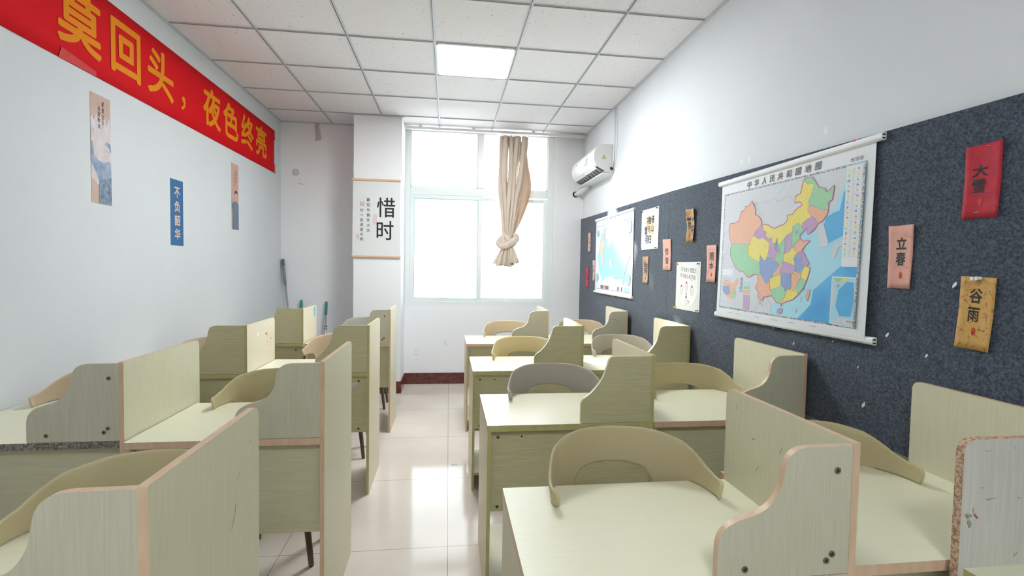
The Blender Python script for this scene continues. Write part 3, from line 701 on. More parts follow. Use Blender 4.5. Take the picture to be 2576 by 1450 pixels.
# ------------------------------------------------------------------ big map: outlines in millimetres on the sheet
MAP_PROV=[('Y',[(91,500),(99,515),(148,514),(183,522),(201,570),(230,576),(237,595),(265,594),(293,617),(311,591),(328,570),(328,542),(360,528),(380,504),(384,488),(439,478),(464,466),(490,458),(519,468),(549,471),(571,484),(577,499),(573,514),(609,514),(619,527),(646,541),(669,548),(661,563),(644,568),(622,563),(620,571),(628,599),(652,601),(658,617),(666,651),(672,662),(692,670),(725,665),(748,638),(765,614),(802,604),(810,587),(826,593),(854,609),(850,581),(846,550),(823,540),(828,517),(823,493),(798,466),(774,459),(757,437),(723,416),(713,417),(709,424),(716,441),(705,444),(692,433),(663,413),(668,401),(685,390),(689,383),(708,389),(731,385),(703,365),(684,342),(706,322),(716,303),(734,284),(715,275),(741,265),(736,242),(722,203),(701,169),(676,144),(643,119),(600,107),(568,94),(569,81),(560,96),(529,99),(509,118),(488,130),(460,123),(431,119),(424,99),(398,106),(384,124),(392,144),(369,154),(363,162),(380,187),(378,226),(342,233),(307,216),(284,218),(244,246),(210,246),(163,275),(117,336),(115,366),(127,396),(106,427),(93,464)]),('S',[(91,500),(99,515),(148,514),(183,522),(201,570),(230,576),(237,595),(265,594),(293,617),(311,591),(328,570),(328,542),(360,528),(380,504),(384,485),(359,465),(337,458),(326,431),(299,427),(297,385),(278,392),(210,392),(150,401),(127,396),(106,427),(93,464)]),('G',[(127,396),(150,401),(210,392),(278,392),(276,349),(286,332),(319,314),(374,294),(387,297),(394,248),(378,228),(342,233),(307,216),(284,218),(244,246),(210,246),(163,275),(117,336),(115,366)]),('P',[(384,485),(398,470),(399,454),(424,447),(417,428),(443,414),(467,412),(468,396),(493,379),(513,379),(534,352),(527,339),(510,337),(506,298),(486,296),(473,320),(444,328),(454,360),(453,387),(418,410),(392,419),(367,412),(326,431),(337,458),(359,465)]),('B',[(509,411),(513,397),(517,378),(511,345),(499,351),(489,380),(502,389)]),('B',[(385,330),(416,302),(433,304),(444,323),(473,317),(490,296),(530,290),(538,275),(516,254),(494,238),(499,217),(475,217),(456,187),(440,187),(422,210),(395,234),(394,248),(382,297)]),('S',[(545,282),(557,270),(547,249),(533,231),(518,226),(498,225),(494,238),(516,254),(534,272)]),('S',[(378,228),(399,231),(422,210),(440,187),(460,187),(472,201),(478,161),(496,139),(488,130),(460,123),(431,119),(424,99),(398,106),(384,124),(392,144),(369,154),(363,162),(380,187)]),('G',[(479,156),(506,163),(552,178),(570,178),(590,154),(588,131),(567,104),(556,98),(529,99),(509,118),(488,130),(496,139)]),('B',[(552,239),(577,244),(618,237),(627,195),(622,168),(590,156),(570,178),(555,180)]),('P',[(556,300),(590,290),(622,282),(644,275),(645,250),(618,237),(577,244),(544,241),(547,254),(561,275)]),('G',[(539,382),(564,409),(570,371),(565,331),(563,305),(553,282),(514,293),(501,306),(511,337),(534,339),(537,352),(521,376)]),('P',[(614,431),(613,379),(608,344),(566,331),(570,371),(568,412),(582,421)]),('G',[(616,458),(653,470),(675,453),(686,433),(673,417),(663,413),(668,396),(641,383),(635,363),(614,357),(612,394),(614,431)]),('P',[(634,437),(652,438),(656,426),(643,417),(632,425)]),('S',[(641,383),(668,396),(689,383),(708,389),(731,385),(703,365),(684,342),(651,336),(633,349),(635,368)]),('P',[(651,331),(685,340),(706,322),(716,303),(734,284),(708,272),(688,284),(693,308),(659,319)]),('B',[(648,326),(659,319),(693,308),(688,284),(705,272),(690,248),(670,243),(649,250),(644,280),(635,309)]),('G',[(688,217),(722,210),(708,174),(676,144),(665,160),(657,172),(669,202)]),('S',[(625,238),(683,243),(688,222),(669,202),(657,172),(647,157),(626,166),(627,195)]),('G',[(679,656),(692,670),(725,665),(748,638),(765,614),(802,604),(810,587),(826,593),(854,609),(850,581),(846,550),(823,540),(828,510),(795,512),(764,529),(715,544),(708,559),(728,599),(736,633),(713,639),(701,634)]),('S',[(706,536),(716,542),(764,529),(795,512),(828,513),(823,493),(798,466),(771,457),(757,479),(728,496),(707,517)]),('P',[(677,468),(731,491),(757,479),(771,457),(757,437),(723,416),(713,412),(716,441),(705,444),(692,433),(682,438)]),('S',[(737,168),(750,171),(745,138),(734,118),(723,137)]),('P',[(539,61),(558,73),(579,72),(574,54),(556,43),(540,48)])]
MAP_SEA=[(815,496),(782,426),(723,416),(705,444),(663,413),(689,383),(731,385),(684,342),(734,284),(715,275),(741,265),(722,203),(676,144),(568,94),(530,96),(495,81),(494,36),(869,36),(1001,32),(1008,678),(910,674),(904,598),(846,502)]
MAP_DEEP=[[(805,443),(816,478),(855,494),(888,501),(905,576),(1003,562),(1004,428),(888,388),(832,368),(835,382)],[(936,291),(869,243),(766,167),(757,106),(714,64),(675,34),(869,36),(998,34),(999,270),(916,271)]]
MAP_LAND=[[(771,455),(805,452),(835,378),(834,360),(792,352),(784,385),(767,427)],[(932,381),(873,367),(858,332),(863,305),(882,314),(891,349),(933,368)]]
MAP_FRAME=[(30,687),(1008,679),(1001,27),(27,33)]
MAP_LEGEND=[(914,673),(1003,667),(1000,270),(914,271)]
MAP_INSET=[(869,231),(1000,228),(999,31),(870,35)]
MAP_MONGOL=[[(494,629),(524,645),(537,673),(548,676),(542,652),(513,628)],[(127,605),(141,618),(198,600),(142,612)]]
MAP_SMALL=[[(51,179),(72,195),(110,190),(153,174),(187,202),(177,210),(213,199),(199,169),(180,157),(183,110),(154,90),(117,93),(60,127)],[(53,158),(123,164),(136,119),(94,110),(60,127)],[(165,150),(187,133),(183,104),(159,93),(156,126)]]
MAP_BLOCKS=[[(41,258),(150,256),(149,220),(38,223)],[(224,212),(247,212),(247,194),(224,195)],[(223,191),(247,190),(248,168),(224,169)],[(223,164),(249,164),(250,134),(224,134)],[(258,192),(314,191),(314,175),(259,175)],[(259,167),(315,167),(315,151),(259,151)],[(259,145),(314,146),(315,126),(260,126)],[(259,121),(317,121),(319,44),(261,43)]]
WORLD=[('cy',[(194,591),(276,660),(421,678),(971,607),(1026,504),(1056,416),(1057,301),(1000,213),(893,98),(255,112),(132,238),(93,379),(134,497)]),('ye',[(282,585),(332,629),(505,636),(567,593),(512,545),(422,537),(327,555)]),('pk',[(382,526),(512,545),(524,518),(478,469),(429,454),(384,499)]),('sa',[(156,510),(296,544),(323,475),(241,417),(145,413)]),('sa',[(163,419),(284,422),(299,368),(265,253),(217,308)]),('sa',[(467,306),(528,344),(570,305),(553,269),(503,279)]),('pk',[(960,425),(1018,400),(1029,353),(962,284),(888,170),(878,182),(945,302),(936,367)]),('wh',[(266,113),(380,153),(541,169),(640,140),(855,145),(876,98),(605,100)]),('pk',[(280,612),(311,630),(335,595),(285,544),(232,527)])]
G_MAPS = 'maps hung on the felt board'
mc = {'Y': (.78, .66, .12), 'S': (.78, .42, .26), 'G': (.30, .60, .34), 'P': (.50, .30, .52), 'B': (.22, .32, .58)}
M['sheet'] = mat('map_sheet', (.74, .76, .78), .45)
mapm = [mat('map_land_grey', (.60, .62, .65), .45), mat('map_sea', (.36, .66, .78), .45), noisy('map_deep_sea', (.05, .33, .68), (.10, .45, .75), nscale=6, rough=.45, rnd=False)]
pm = {}
for k, c in mc.items():
    pm[k] = len(mapm); mapm.append(noisy('map_tint_'+k, tuple(x*.62 for x in c), c, nscale=210, rough=.45, detail=2, lo=.30, hi=.42, rnd=False))
i_line, i_bord, i_white, i_fr = len(mapm), len(mapm)+1, len(mapm)+2, len(mapm)+3
mapm += [mat('map_line', (.34, .36, .42), .5), mat('map_border_magenta', (.62, .12, .36), .5), M['sheet'], noisy('map_frame_pattern', (.16, .17, .18), (.55, .56, .58), nscale=160, rough=.5, detail=1, lo=.45, hi=.55, rnd=False)]
mp_ = empty('wall_map', (XF, 2.72, 1.153), 0, 'large coloured map with Chinese title hanging from a white rod on the felt board', 'map', G_MAPS)
def on_sheet(s): # parent-local frame, slight belly of the sheet towards the bottom
    return lambda u, v, d: Vector((-(.010+.012*max(0, 1-v/.74)**1.5)-d, -u, v))
fm = on_sheet(0)
bm = bmesh.new()
NS = 12; va = []
for i in range(NS+1):
    v = -.005+.755*i/NS; va.append([bm.verts.new(fm(u, v, 0)) for u in (0.0, 1.045)]+[bm.verts.new(fm(u, v, -.0012)) for u in (1.045, 0.0)])
for A, B in zip(va, va[1:]):
    for k in range(4): bm.faces.new((A[k], A[(k+1) % 4], B[(k+1) % 4], B[k]))
bmesh.ops.recalc_face_normals(bm, faces=bm.faces[:])
link('sheet', bm, M['sheet'], mp_)
def gridpoly(bm, pts, fr, d, mi):
    """polygon cut into horizontal strips so that it follows the belly of the sheet"""
    d += jit(); t = bmesh.new(); vs = [t.verts.new((u/1000, v/1000, 0)) for u, v in pts]
    for k in tessellate_polygon([[v.co for v in vs]]):
        try: t.faces.new([vs[i] for i in k])
        except ValueError: pass
    for z in (.1, .2, .3, .4, .5):
        bmesh.ops.bisect_plane(t, geom=t.verts[:]+t.edges[:]+t.faces[:], plane_co=(0, z, 0), plane_no=(0, 1, 0))
    mpv = {v: bm.verts.new(fr(v.co.x, v.co.y, d)) for v in t.verts}
    for g in t.faces: bm.faces.new([mpv[v] for v in g.verts]).material_index = mi
    t.free()
mm = lambda pts: [(a/1000, b/1000) for a, b in pts]
bm = bmesh.new()
F = MAP_FRAME; ins = lambda k: [(F[0][0]+k, F[0][1]-k), (F[1][0]-k, F[1][1]-k), (F[2][0]-k, F[2][1]+k), (F[3][0]+k, F[3][1]+k)]
gridpoly(bm, F, fm, .0004, i_fr); gridpoly(bm, ins(9), fm, .0008, 0)
gridpoly(bm, MAP_SEA, fm, .0012, 1)
for p in MAP_DEEP: gridpoly(bm, p, fm, .0016, 2)
for p in MAP_LAND: gridpoly(bm, p, fm, .0020, 0)
for i, (c, p) in enumerate(MAP_PROV): gridpoly(bm, p, fm, .0018 if i == 0 else .0022, pm[c])
for p in MAP_MONGOL: gridpoly(bm, p, fm, .0012, 1)
stroke(bm, mm(MAP_PROV[0][1]+MAP_PROV[0][1][:1]), .0038, fm, .0026, i_bord)
for (c, p) in MAP_PROV[1:]: stroke(bm, mm(p+p[:1]), .0012, fm, .0027, i_line)
# neighbours' outlines and rivers, faint lettering
rr = random.Random(3)
def squiggle(a, b, n=14, j=.012, wd=.0012):
    A, B = Vector(a), Vector(b); stroke(bm, [tuple(A.lerp(B, k/n)+Vector((rr.uniform(-j, j), rr.uniform(-j, j)))) for k in range(n+1)], wd, fm, .0016, i_line)
squiggle((.30, .60), (.45, .60)); squiggle((.45, .60), (.62, .585)); squiggle((.31, .62), (.40, .50)); squiggle((.05, .45), (.12, .50)); squiggle((.04, .30), (.10, .40)); squiggle((.06, .33), (.05, .22), j=.006)
squiggle((.38, .17), (.42, .06)); squiggle((.44, .16), (.50, .05)); squiggle((.36, .05), (.47, .15))
for k in range(420):
    u = rr.uniform(.06, .80); v = rr.uniform(.06, .66); l = rr.uniform(.003, .010)
    stroke(bm, [(u, v), (u+l, v+rr.uniform(-.001, .001))], .0009, fm, .0030, i_line if rr.random() < .8 else i_bord)
for u, v in ((.715, .185), (.700, .135), (.672, .080)): stroke(bm, [(u, v), (u-.004, v-.022)], .003, fm, .0030, i_bord)
gridpoly(bm, MAP_LEGEND, fm, .0026, i_white)
gridpoly(bm, MAP_INSET, fm, .0026, i_white)
I = MAP_INSET; cu = sum(p[0] for p in I)/4; cv = sum(p[1] for p in I)/4
I = MAP_INSET
gridpoly(bm, [(F[1][0]-9, F[1][1]-9), F[1], F[2], (F[2][0]-9, F[2][1]+9)], fm, .0050, i_fr)
k_in = lambda f: [(cu+(p[0]-cu)*f, cv+(p[1]-cv)*f) for p in I]
gridpoly(bm, k_in(.955), fm, .0030, 1)
iu = lambda a, b: (I[0][0]+(I[1][0]-I[0][0])*a+(I[3][0]-I[0][0])*b, I[0][1]+(I[3][1]-I[0][1])*b)
gridpoly(bm, [iu(.30, .28), iu(.62, .10), iu(.86, .12), iu(.92, .45), iu(.80, .80), iu(.40, .82), iu(.22, .62)], fm, .0034, 2)
gridpoly(bm, [iu(.05, .03), iu(.42, .03), iu(.36, .10), iu(.20, .12)], fm, .0034, pm['G']); gridpoly(bm, [iu(.40, .03), iu(.72, .03), iu(.6, .07), iu(.36, .11)], fm, .0036, pm['Y'])
gridpoly(bm, [iu(.22, .16), iu(.36, .17), iu(.30, .24), iu(.20, .22)], fm, .0036, pm['P'])
gridpoly(bm, [iu(.04, .12), iu(.16, .30), (iu(.14, .60)), iu(.04, .62)], fm, .0036, 0); gridpoly(bm, [iu(.10, .97), iu(.45, .82), iu(.62, .86), iu(.60, .97)], fm, .0036, 0); gridpoly(bm, [iu(.90, .20), iu(.97, .20), iu(.97, .60), iu(.90, .50)], fm, .0036, 0)
gridpoly(bm, [iu(.60, .86), iu(.975, .88), iu(.975, .975), iu(.60, .965)], fm, .0040, i_white)
Lg = MAP_LEGEND
for r in range(17):
    for c in range(2):
        a = .16+.50*c; b = .045+.052*r; u = Lg[0][0]+(Lg[1][0]-Lg[0][0])*a; v = Lg[0][1]+(Lg[3][1]-Lg[0][1])*b
        gridpoly(bm, [(u+8*math.cos(k)*rr.uniform(.4, 1.2), v+6.5*math.sin(k)*rr.uniform(.4, 1.2)) for k in (0, .9, 1.8, 2.7, 3.6, 4.5, 5.4)], fm, .0030, pm['YSGPB'[(r*2+c*3) % 5]])
        for q in range(4): stroke(bm, [((u+16)/1000, (v+6-4*q)/1000), ((u+26+rr.uniform(0, 8))/1000, (v+6-4*q)/1000)], .0009, fm, .0030, i_line)
    v = Lg[0][1]+(Lg[3][1]-Lg[0][1])*(.072+.052*r)
    stroke(bm, [(Lg[0][0]/1000+.004, v/1000), (Lg[1][0]/1000-.004, v/1000)], .0007, fm, .0029, i_line)
gridpoly(bm, MAP_SMALL[0], fm, .0012, pm['S']); gridpoly(bm, MAP_SMALL[1], fm, .0016, pm['B']); gridpoly(bm, MAP_SMALL[2], fm, .0016, pm['G'])
cols = [i_white, pm['B'], i_line, i_fr, 1, pm['G'], pm['S'], pm['P']]
for p, c in zip(MAP_BLOCKS, cols): gridpoly(bm, p, fm, .0012, c)
b7 = MAP_BLOCKS[-1]
for r in range(14): stroke(bm, [(b7[0][0]/1000+.003, b7[0][1]/1000-.006-.0105*r), (b7[1][0]/1000-.003, b7[1][1]/1000-.006-.0105*r)], .0012, fm, .0016, i_white)
for r in range(5): stroke(bm, [(.050+.015*(r % 2), .205-.008*r), (.12+rr.uniform(-.02, .03), .205-.008*r)], .0015, fm, .0016, pm['S'] if r % 2 else i_line)
for u in (.12, .20, .36, .50, .62, .75): stroke(bm, [(u, .012), (u+.045, .012)], .0022, fm, .0008, i_line)
link('printed_map', bm, mapm, mp_)
bm = bmesh.new()
for i, ch in enumerate('中华人民共和国地图'):
    put(bm, fm, ch, .243+i*.0615, .690+.0*i, .040, .036, .0012, bold=.022, fit=False, shear=.12)
for i, ch in enumerate('地理版'): put(bm, fm, ch, .942+i*.022-.012, .686, .018, .017, .0012, fit=False)
for i, ch in enumerate('南海诸岛'): put(bm, fm, ch, (iu(.66, .92)[0]+i*13.0)/1000, (iu(.66, .95)[1]+2)/1000, .011, .012, .0046, fit=False)
link('title_lettering', bm, M['inkgrey'], mp_)
for z0 in (.738, -.024):
    bm = bmesh.new(); prism(bm, fillet([(0, 0), (.014, 0), (.020, .008), (.020, .024), (.012, .030), (0, .030)], .003, 3), lambda u, v, d: Vector((-u-.001, d, z0+v)), .026, -1.078, 0, 0)
    bx(bm, -.017, -.005, -1.0786, -1.0775, z0+.005, z0+.010, 1); bx(bm, -.017, -.005, -1.0786, -1.0775, z0+.018, z0+.023, 1)
    link('rod', bm, [M['white'], M['dark']], mp_)

# ------------------------------------------------------------------ washed out world map
wm = empty('wall_map', (XF, 5.21, 1.16), 0, 'pale world map catching the sunlight on the felt board near the window', 'map', G_MAPS)
fw_ = lambda u, v, d: Vector((-.006-d, -u, v))
box('sheet', -.006, -.005, -1.095, -.0, -.0, .765, M['sheet'], wm)
wc = {'cy': mat('world_sea', (.26, .68, .72), .45), 'ye': mat('world_yellow', (.78, .66, .38), .45), 'pk': mat('world_pink', (.68, .42, .52), .45), 'sa': mat('world_salmon', (.74, .52, .42), .45), 'wh': M['sheet'], 'bl': mat('world_blue_inset', (.28, .58, .74), .45), 'dk': M['inkgrey'], 'rd': M['redink']}
wk = list(wc); bm = bmesh.new()
for i, (c, p) in enumerate(WORLD): gridpoly(bm, p, fw_, .0005+.00035*i, wk.index(c))
for cx, cy, r in ((.075, .62, .035), (.075, .15, .045), (1.0, .62, .06), (1.0, .15, .055)): flat(bm, ell(cx, cy, r, r), fw_, .0040, 5)
flat(bm, ell(1.0, .62, .044, .044), fw_, .0045, 4)
for a, b, c in ((.20, .30, 6), (.33, .38, 7), (.38, .46, 6), (.72, .76, 6), (.82, .85, 7), (.90, .94, 5), (.96, .99, 5), (1.01, 1.04, 5)): flat(bm, [(a, .035), (b, .035), (b, .072), (a, .072)], fw_, .0011, c)
stroke(bm, [(.03, .69), (1.06, .69)], .003, fw_, .0006, 6); stroke(bm, [(.03, .03), (1.06, .03)], .003, fw_, .0006, 6)
link('printed_map', bm, list(wc.values()), wm)
bm = bmesh.new()
for i, ch in enumerate('世界地图'): put(bm, fw_, ch, .36+i*.11, .705, .042, .042, .0008, bold=.02, fit=False)
link('title_lettering', bm, M['inkgrey'], wm)
for z0 in (.752, -.018):
    bm = bmesh.new(); prism(bm, fillet([(0, 0), (.014, 0), (.018, .008), (.018, .018), (.012, .024), (0, .024)], .003, 3), lambda u, v, d: Vector((-u-.0005, d, z0+v)), .018, -1.113, 0, 0); link('rod', bm, M['white'], wm)

# ------------------------------------------------------------------ two white posters with pins
po = empty('poster', (XF, 3.945, 1.563), 0, 'white poster of calligraphy on an orange wash with an oval ground', 'poster', 'white calligraphy posters on the felt board')
fp = lambda u, v, d: Vector((-.003-d, -u, v))
M['posterg'] = mat('poster_ground', (.66, .665, .63), .5); M['ochre'] = noisy('ochre_wash', (.72, .42, .13), (.78, .62, .38), nscale=30, rough=.6)
def sheet(parent, wd, ht, m, drop=.0):
    bm = bmesh.new(); prism(bm, [(0, 0), (wd, -drop), (wd, ht), (0, ht)], lambda u, v, d: Vector((-.003+d, -u, v)), 0, .001, 0, 0); return link('sheet', bm, m, parent)
sheet(po, .335, .325, M['posterg'])
bm = bmesh.new(); flat(bm, ell(.168, .165, .125, .140), fp, .0005, 0); flat(bm, blob(.150, .215, .05, .06, 12, .2), fp, .001, 1); flat(bm, blob(.205, .160, .05, .07, 12, .2), fp, .0012, 1)
link('wash', bm, [M['paper'], M['ochre']], po)
bm = bmesh.new()
for ch, u, v, a in (('不', .105, .185, .07), ('曾', .150, .200, .06), ('遥', .205, .205, .06), ('憶', .070, .120, .07), ('尽', .135, .130, .055), ('山', .195, .135, .06), ('可', .085, .045, .07), ('归', .145, .045, .07)): put(bm, fp, ch, u, v, a*.85, a, .0016, bold=.035, rot=rr.uniform(-.1, .1))
link('calligraphy', bm, M['ink'], po)
bm = bmesh.new(); flat(bm, blob(.142, .165, .008, .012), fp, .002); flat(bm, blob(.245, .21, .006, .012), fp, .002); flat(bm, blob(.16, .26, .008, .006), fp, .002); link('seal', bm, M['redink'], po)
ch_ = empty('poster', (XF, 3.287, 1.130), 0, 'white poster with drawn round chickens with red combs', 'poster', 'white calligraphy posters on the felt board')
sheet(ch_, .333, .325, M['posterg'])
bm = bmesh.new(); flat(bm, ell(.168, .165, .140, .142), fp, .0005, 0); link('oval', bm, M['paper'], ch_)
bm = bmesh.new()
for i, ch in enumerate('以往能小而圆之'): put(bm, fp, ch, .075+i*.030, .262-.002*i, .024, .030, .0012, bold=.0, rot=rr.uniform(-.15, .15))
for i, ch in enumerate('今以能小而不同'): put(bm, fp, ch, .060+i*.031, .222-.003*i, .024, .030, .0012, bold=.0, rot=rr.uniform(-.15, .15))
link('calligraphy', bm, M['ink'], ch_)
bm = bmesh.new(); hens = ((.155, .160, 1), (.085, .135, 1), (.230, .135, -1), (.155, .062, 1))
for cx, cy, s in hens:
    e = ell(cx, cy, .019, .022, 18); stroke(bm, e+[e[0]], .0018, fp, .001, 0)
    flat(bm, [(cx-.010, cy+.022), (cx-.012, cy+.034), (cx-.004, cy+.030), (cx, cy+.038), (cx+.004, cy+.030), (cx+.010, cy+.033), (cx+.009, cy+.021)], fp, .0014, 1)
    flat(bm, ell(cx+.006*s, cy+.006, .002, .002, 8), fp, .0014, 0); flat(bm, [(cx+.012*s, cy+.004), (cx+.020*s, cy), (cx+.012*s, cy-.004)], fp, .0014, 1)
    stroke(bm, [(cx-.005, cy-.022), (cx-.006, cy-.032), (cx-.012, cy-.033)], .0015, fp, .001, 0); stroke(bm, [(cx+.005, cy-.022), (cx+.005, cy-.032), (cx+.012, cy-.032)], .0015, fp, .001, 0)
    stroke(bm, [(cx-.012*s, cy), (cx-.006*s, cy-.007), (cx-.002*s, cy)], .0013, fp, .001, 0)
flat(bm, [(.146, .104), (.150, .122), (.156, .112), (.168, .122), (.162, .106), (.156, .098)], fp, .001, 2); flat(bm, [(.148, .098), (.165, .100), (.162, .094), (.150, .092)], fp, .001, 2)
flat(bm, ell(.190, .058, .004, .012, 10), fp, .001, 1); stroke(bm, [(.108, .065), (.115, .075)], .002, fp, .001, 0); flat(bm, ell(.225, .205, .005, .012, 10), fp, .001, 3); flat(bm, ell(.060, .225, .003, .010, 10), fp, .001, 3)
M['tealink'] = mat('teal_ink', (.06, .34, .36), .6); link('drawing', bm, [M['ink'], M['redink'], M['tealink'], M['pinkink']], ch_)

def pin(y, z, col, label, group='push pins on the felt board', d=.0):
    cols = {'red': (.65, .02, .03), 'blue': (.03, .06, .40), 'navy': (.03, .04, .20), 'green': (.02, .38, .25), 'black': (.02, .02, .025), 'orange': (.80, .38, .02), 'yellow': (.80, .52, .04), 'white': (.8, .8, .8)}
    bm = bmesh.new(); disc(bm, (XF-.004-d, y, z), (-1, .15, 0), .0055, .002, 14); disc(bm, (XF-.006-d, y, z), (-1, .15, 0), .003, .010, 12); disc(bm, (XF-.016-d, y-.0, z), (-1, .15, 0), .006, .003, 14)
    tube(bm, [(XF+.002, y, z), (XF-.005-d, y, z)], .0008, 6)
    o = link('push_pin', bm, mat('pin_'+col, cols[col], .3), None); tag(o, label, 'push pin', group)
pin(1.748, 1.915, 'red', 'red push pin above the right end of the large map'); pin(1.772, 1.918, 'red', 'second red push pin above the right end of the large map, slightly further left')
pin(2.691, 1.918, 'blue', 'blue push pin above the left end of the large map'); pin(2.630, 1.918, 'black', 'dark push pin above the large map, just right of the blue one')
pin(2.208, 1.125, 'blue', 'blue push pin below the middle of the large map'); pin(5.095, 1.942, 'green', 'green push pin above the left end of the world map'); pin(4.217, 1.945, 'black', 'dark push pin above the right end of the world map')
pin(4.601, 1.135, 'orange', 'orange push pin under the world map')
for y, z, c, n in ((3.924, 1.876, 'navy', 'navy push pin at the top left corner of the orange wash poster'), (3.626, 1.876, 'black', 'black push pin at the top right corner of the orange wash poster'), (3.940, 1.572, 'green', 'green push pin at the bottom left corner of the orange wash poster'), (3.640, 1.572, 'orange', 'orange push pin at the bottom right corner of the orange wash poster'),
                   (3.270, 1.442, 'red', 'red push pin at the top left corner of the chicken poster'), (2.975, 1.442, 'navy', 'navy push pin at the top right corner of the chicken poster'), (3.278, 1.141, 'yellow', 'yellow push pin at the bottom left corner of the chicken poster'), (2.975, 1.140, 'red', 'red push pin at the bottom right corner of the chicken poster'),
                   (1.303, 1.388, 'white', 'white push pin, left one of two on the gold slip'), (1.290, 1.389, 'white', 'white push pin, right one of two on the gold slip')): pin(y, z, c, n)

# ------------------------------------------------------------------ calligraphy slips
GS = 'calligraphy paper slips on the felt board'
M['redp'] = noisy('red_flecked_paper', (.42, .012, .030), (.56, .018, .04), nscale=40, rough=.7); M['pinkp'] = noisy('pink_flecked_paper', (.62, .30, .23), (.72, .38, .30), nscale=25, rough=.7, lo=.3, hi=.45)
M['goldp'] = noisy('gold_cloud_paper', (.40, .20, .045), (.62, .36, .10), nscale=28, rough=.6, detail=3, lo=.36, hi=.44, dist=3); M['browngold'] = noisy('brown_gold_paper', (.34, .19, .07), (.52, .32, .13), nscale=30, rough=.6, dist=2)
M['pinkw'] = mat('pale_pink_paper', (.70, .50, .44), .7); M['hotpink'] = mat('hot_pink_paper', (.62, .05, .12), .7); M['sealr'] = noisy('seal_red', (.50, .02, .01), (.68, .05, .03), nscale=150, rough=.6)
def slip(c4, m, label, chars, seal=None, small=(), curl=.006):
    """c4: (y, z) of the four corners tl, tr, br, bl; chars: (char, u, v, w, h) as fractions of the slip"""
    y0, z0 = c4[3]; t = empty('paper_slip', (XF, y0, z0), 0, label, 'calligraphy slip', GS)
    q = [(y0-y, z-z0) for y, z in c4]   # local u, v
    def uv(a, b): # bilinear, v up
        x = (q[3][0]*(1-a)+q[2][0]*a)*(1-b)+(q[0][0]*(1-a)+q[1][0]*a)*b; y = (q[3][1]*(1-a)+q[2][1]*a)*(1-b)+(q[0][1]*(1-a)+q[1][1]*a)*b; return x, y
    lift = lambda a, b: .002+curl*(abs(a-.5)*2)**2*(.4+.6*abs(b-.5)*2)
    fr = lambda a, b, d: Vector((-lift(a, b)-d, -uv(a, b)[0], uv(a, b)[1]))
    bm = bmesh.new(); n, k = 8, 10; V = [[bm.verts.new(fr(i/n, j/k, 0)) for i in range(n+1)] for j in range(k+1)]
    for j in range(k):
        for i in range(n): bm.faces.new((V[j][i], V[j][i+1], V[j+1][i+1], V[j+1][i]))
    s = link('paper', bm, m, t, True); md = s.modifiers.new('t', 'SOLIDIFY'); md.thickness = .0006; md.offset = -1
    if chars:
        bm = bmesh.new()
        for ch, a, b, w_, h_ in chars: put(bm, fr, ch, a, b, w_, h_, .0007, bold=.017, rot=0)
        for ch, a, b, w_, h_ in small: put(bm, fr, ch, a, b, w_, h_, .0007)
        link('calligraphy', bm, M['ink'], t)
    if seal:
        a, b, w_, h_ = seal; bm = bmesh.new(); flat(bm, ell(a, b, w_, h_, 16), fr, .0010); link('seal', bm, M['sealr'], t)
    return t
slip([(1.350, 1.793), (1.246, 1.794), (1.251, 1.571), (1.353, 1.573)], M['redp'], 'red slip with two large black characters, high up near the right edge', [('大', .20, .56, .42, .17), ('雪', .22, .34, .36, .19)], (.46, .23, .055, .05), (('印', .58, .32, .08, .02), ('印', .70, .32, .08, .02)))
slip([(1.608, 1.571), (1.510, 1.571), (1.515, 1.347), (1.603, 1.346)], M['pinkp'], 'pink slip with two black characters and a red seal, just right of the large map', [('立', .30, .62, .42, .19), ('春', .30, .36, .40, .22)], (.52, .21, .06, .055), (('小', .66, .33, .08, .02), ('印', .76, .32, .08, .02)))
slip([(1.343, 1.395), (1.242, 1.391), (1.255, 1.169), (1.354, 1.172)], M['goldp'], 'gold cloud patterned slip with two black characters under the red one', [('谷', .27, .64, .36, .20), ('雨', .27, .38, .32, .20)], (.48, .25, .055, .055), (('如', .60, .27, .08, .03), ('印', .72, .26, .09, .03)))
slip([(2.881, 1.555), (2.767, 1.555), (2.774, 1.329), (2.871, 1.329)], M['pinkp'], 'pink slip with two black characters between the chicken poster and the large map', [('雨', .26, .58, .46, .22), ('水', .24, .36, .48, .18)], (.50, .20, .06, .055))
slip([(3.148, 1.807), (3.041, 1.807), (3.037, 1.590), (3.127, 1.584)], M['browngold'], 'gold brown curled slip hanging high between the orange wash poster and the large map', [('一', .06, .66, .34, .08), ('举', .08, .36, .36, .28), ('高', .50, .62, .34, .12), ('中', .42, .22, .48, .32)], (.30, .22, .06, .06), curl=.02)
slip([(3.518, 1.627), (3.385, 1.625), (3.376, 1.399), (3.502, 1.398)], M['pinkp'], 'pink slip pinned over the seam between the two felt boards', [('惊', .24, .48, .42, .24), ('蛰', .28, .20, .42, .22)], (.54, .11, .06, .055))
slip([(3.896, 1.507), (3.774, 1.507), (3.782, 1.284), (3.880, 1.284)], M['browngold'], 'gold brown slip below the orange wash poster', [('金', .16, .62, .40, .22), ('榜', .20, .38, .40, .22), ('题', .52, .54, .38, .20), ('名', .54, .32, .36, .20)], (.52, .20, .06, .06))
slip([(5.513, 1.808), (5.419, 1.815), (5.416, 1.591), (5.512, 1.594)], M['pinkw'], 'pale pink slip left of the world map, topmost of the three by the window', [('小', .35, .62, .4, .14), ('满', .35, .42, .4, .14)], (.5, .22, .08, .05))
slip([(5.315, 1.491), (5.225, 1.494), (5.225, 1.269), (5.296, 1.266)], M['pinkw'], 'pale pink slip partly tucked beside the left edge of the world map', [('白', .3, .62, .4, .14), ('露', .3, .42, .4, .14)], (.5, .22, .08, .05))
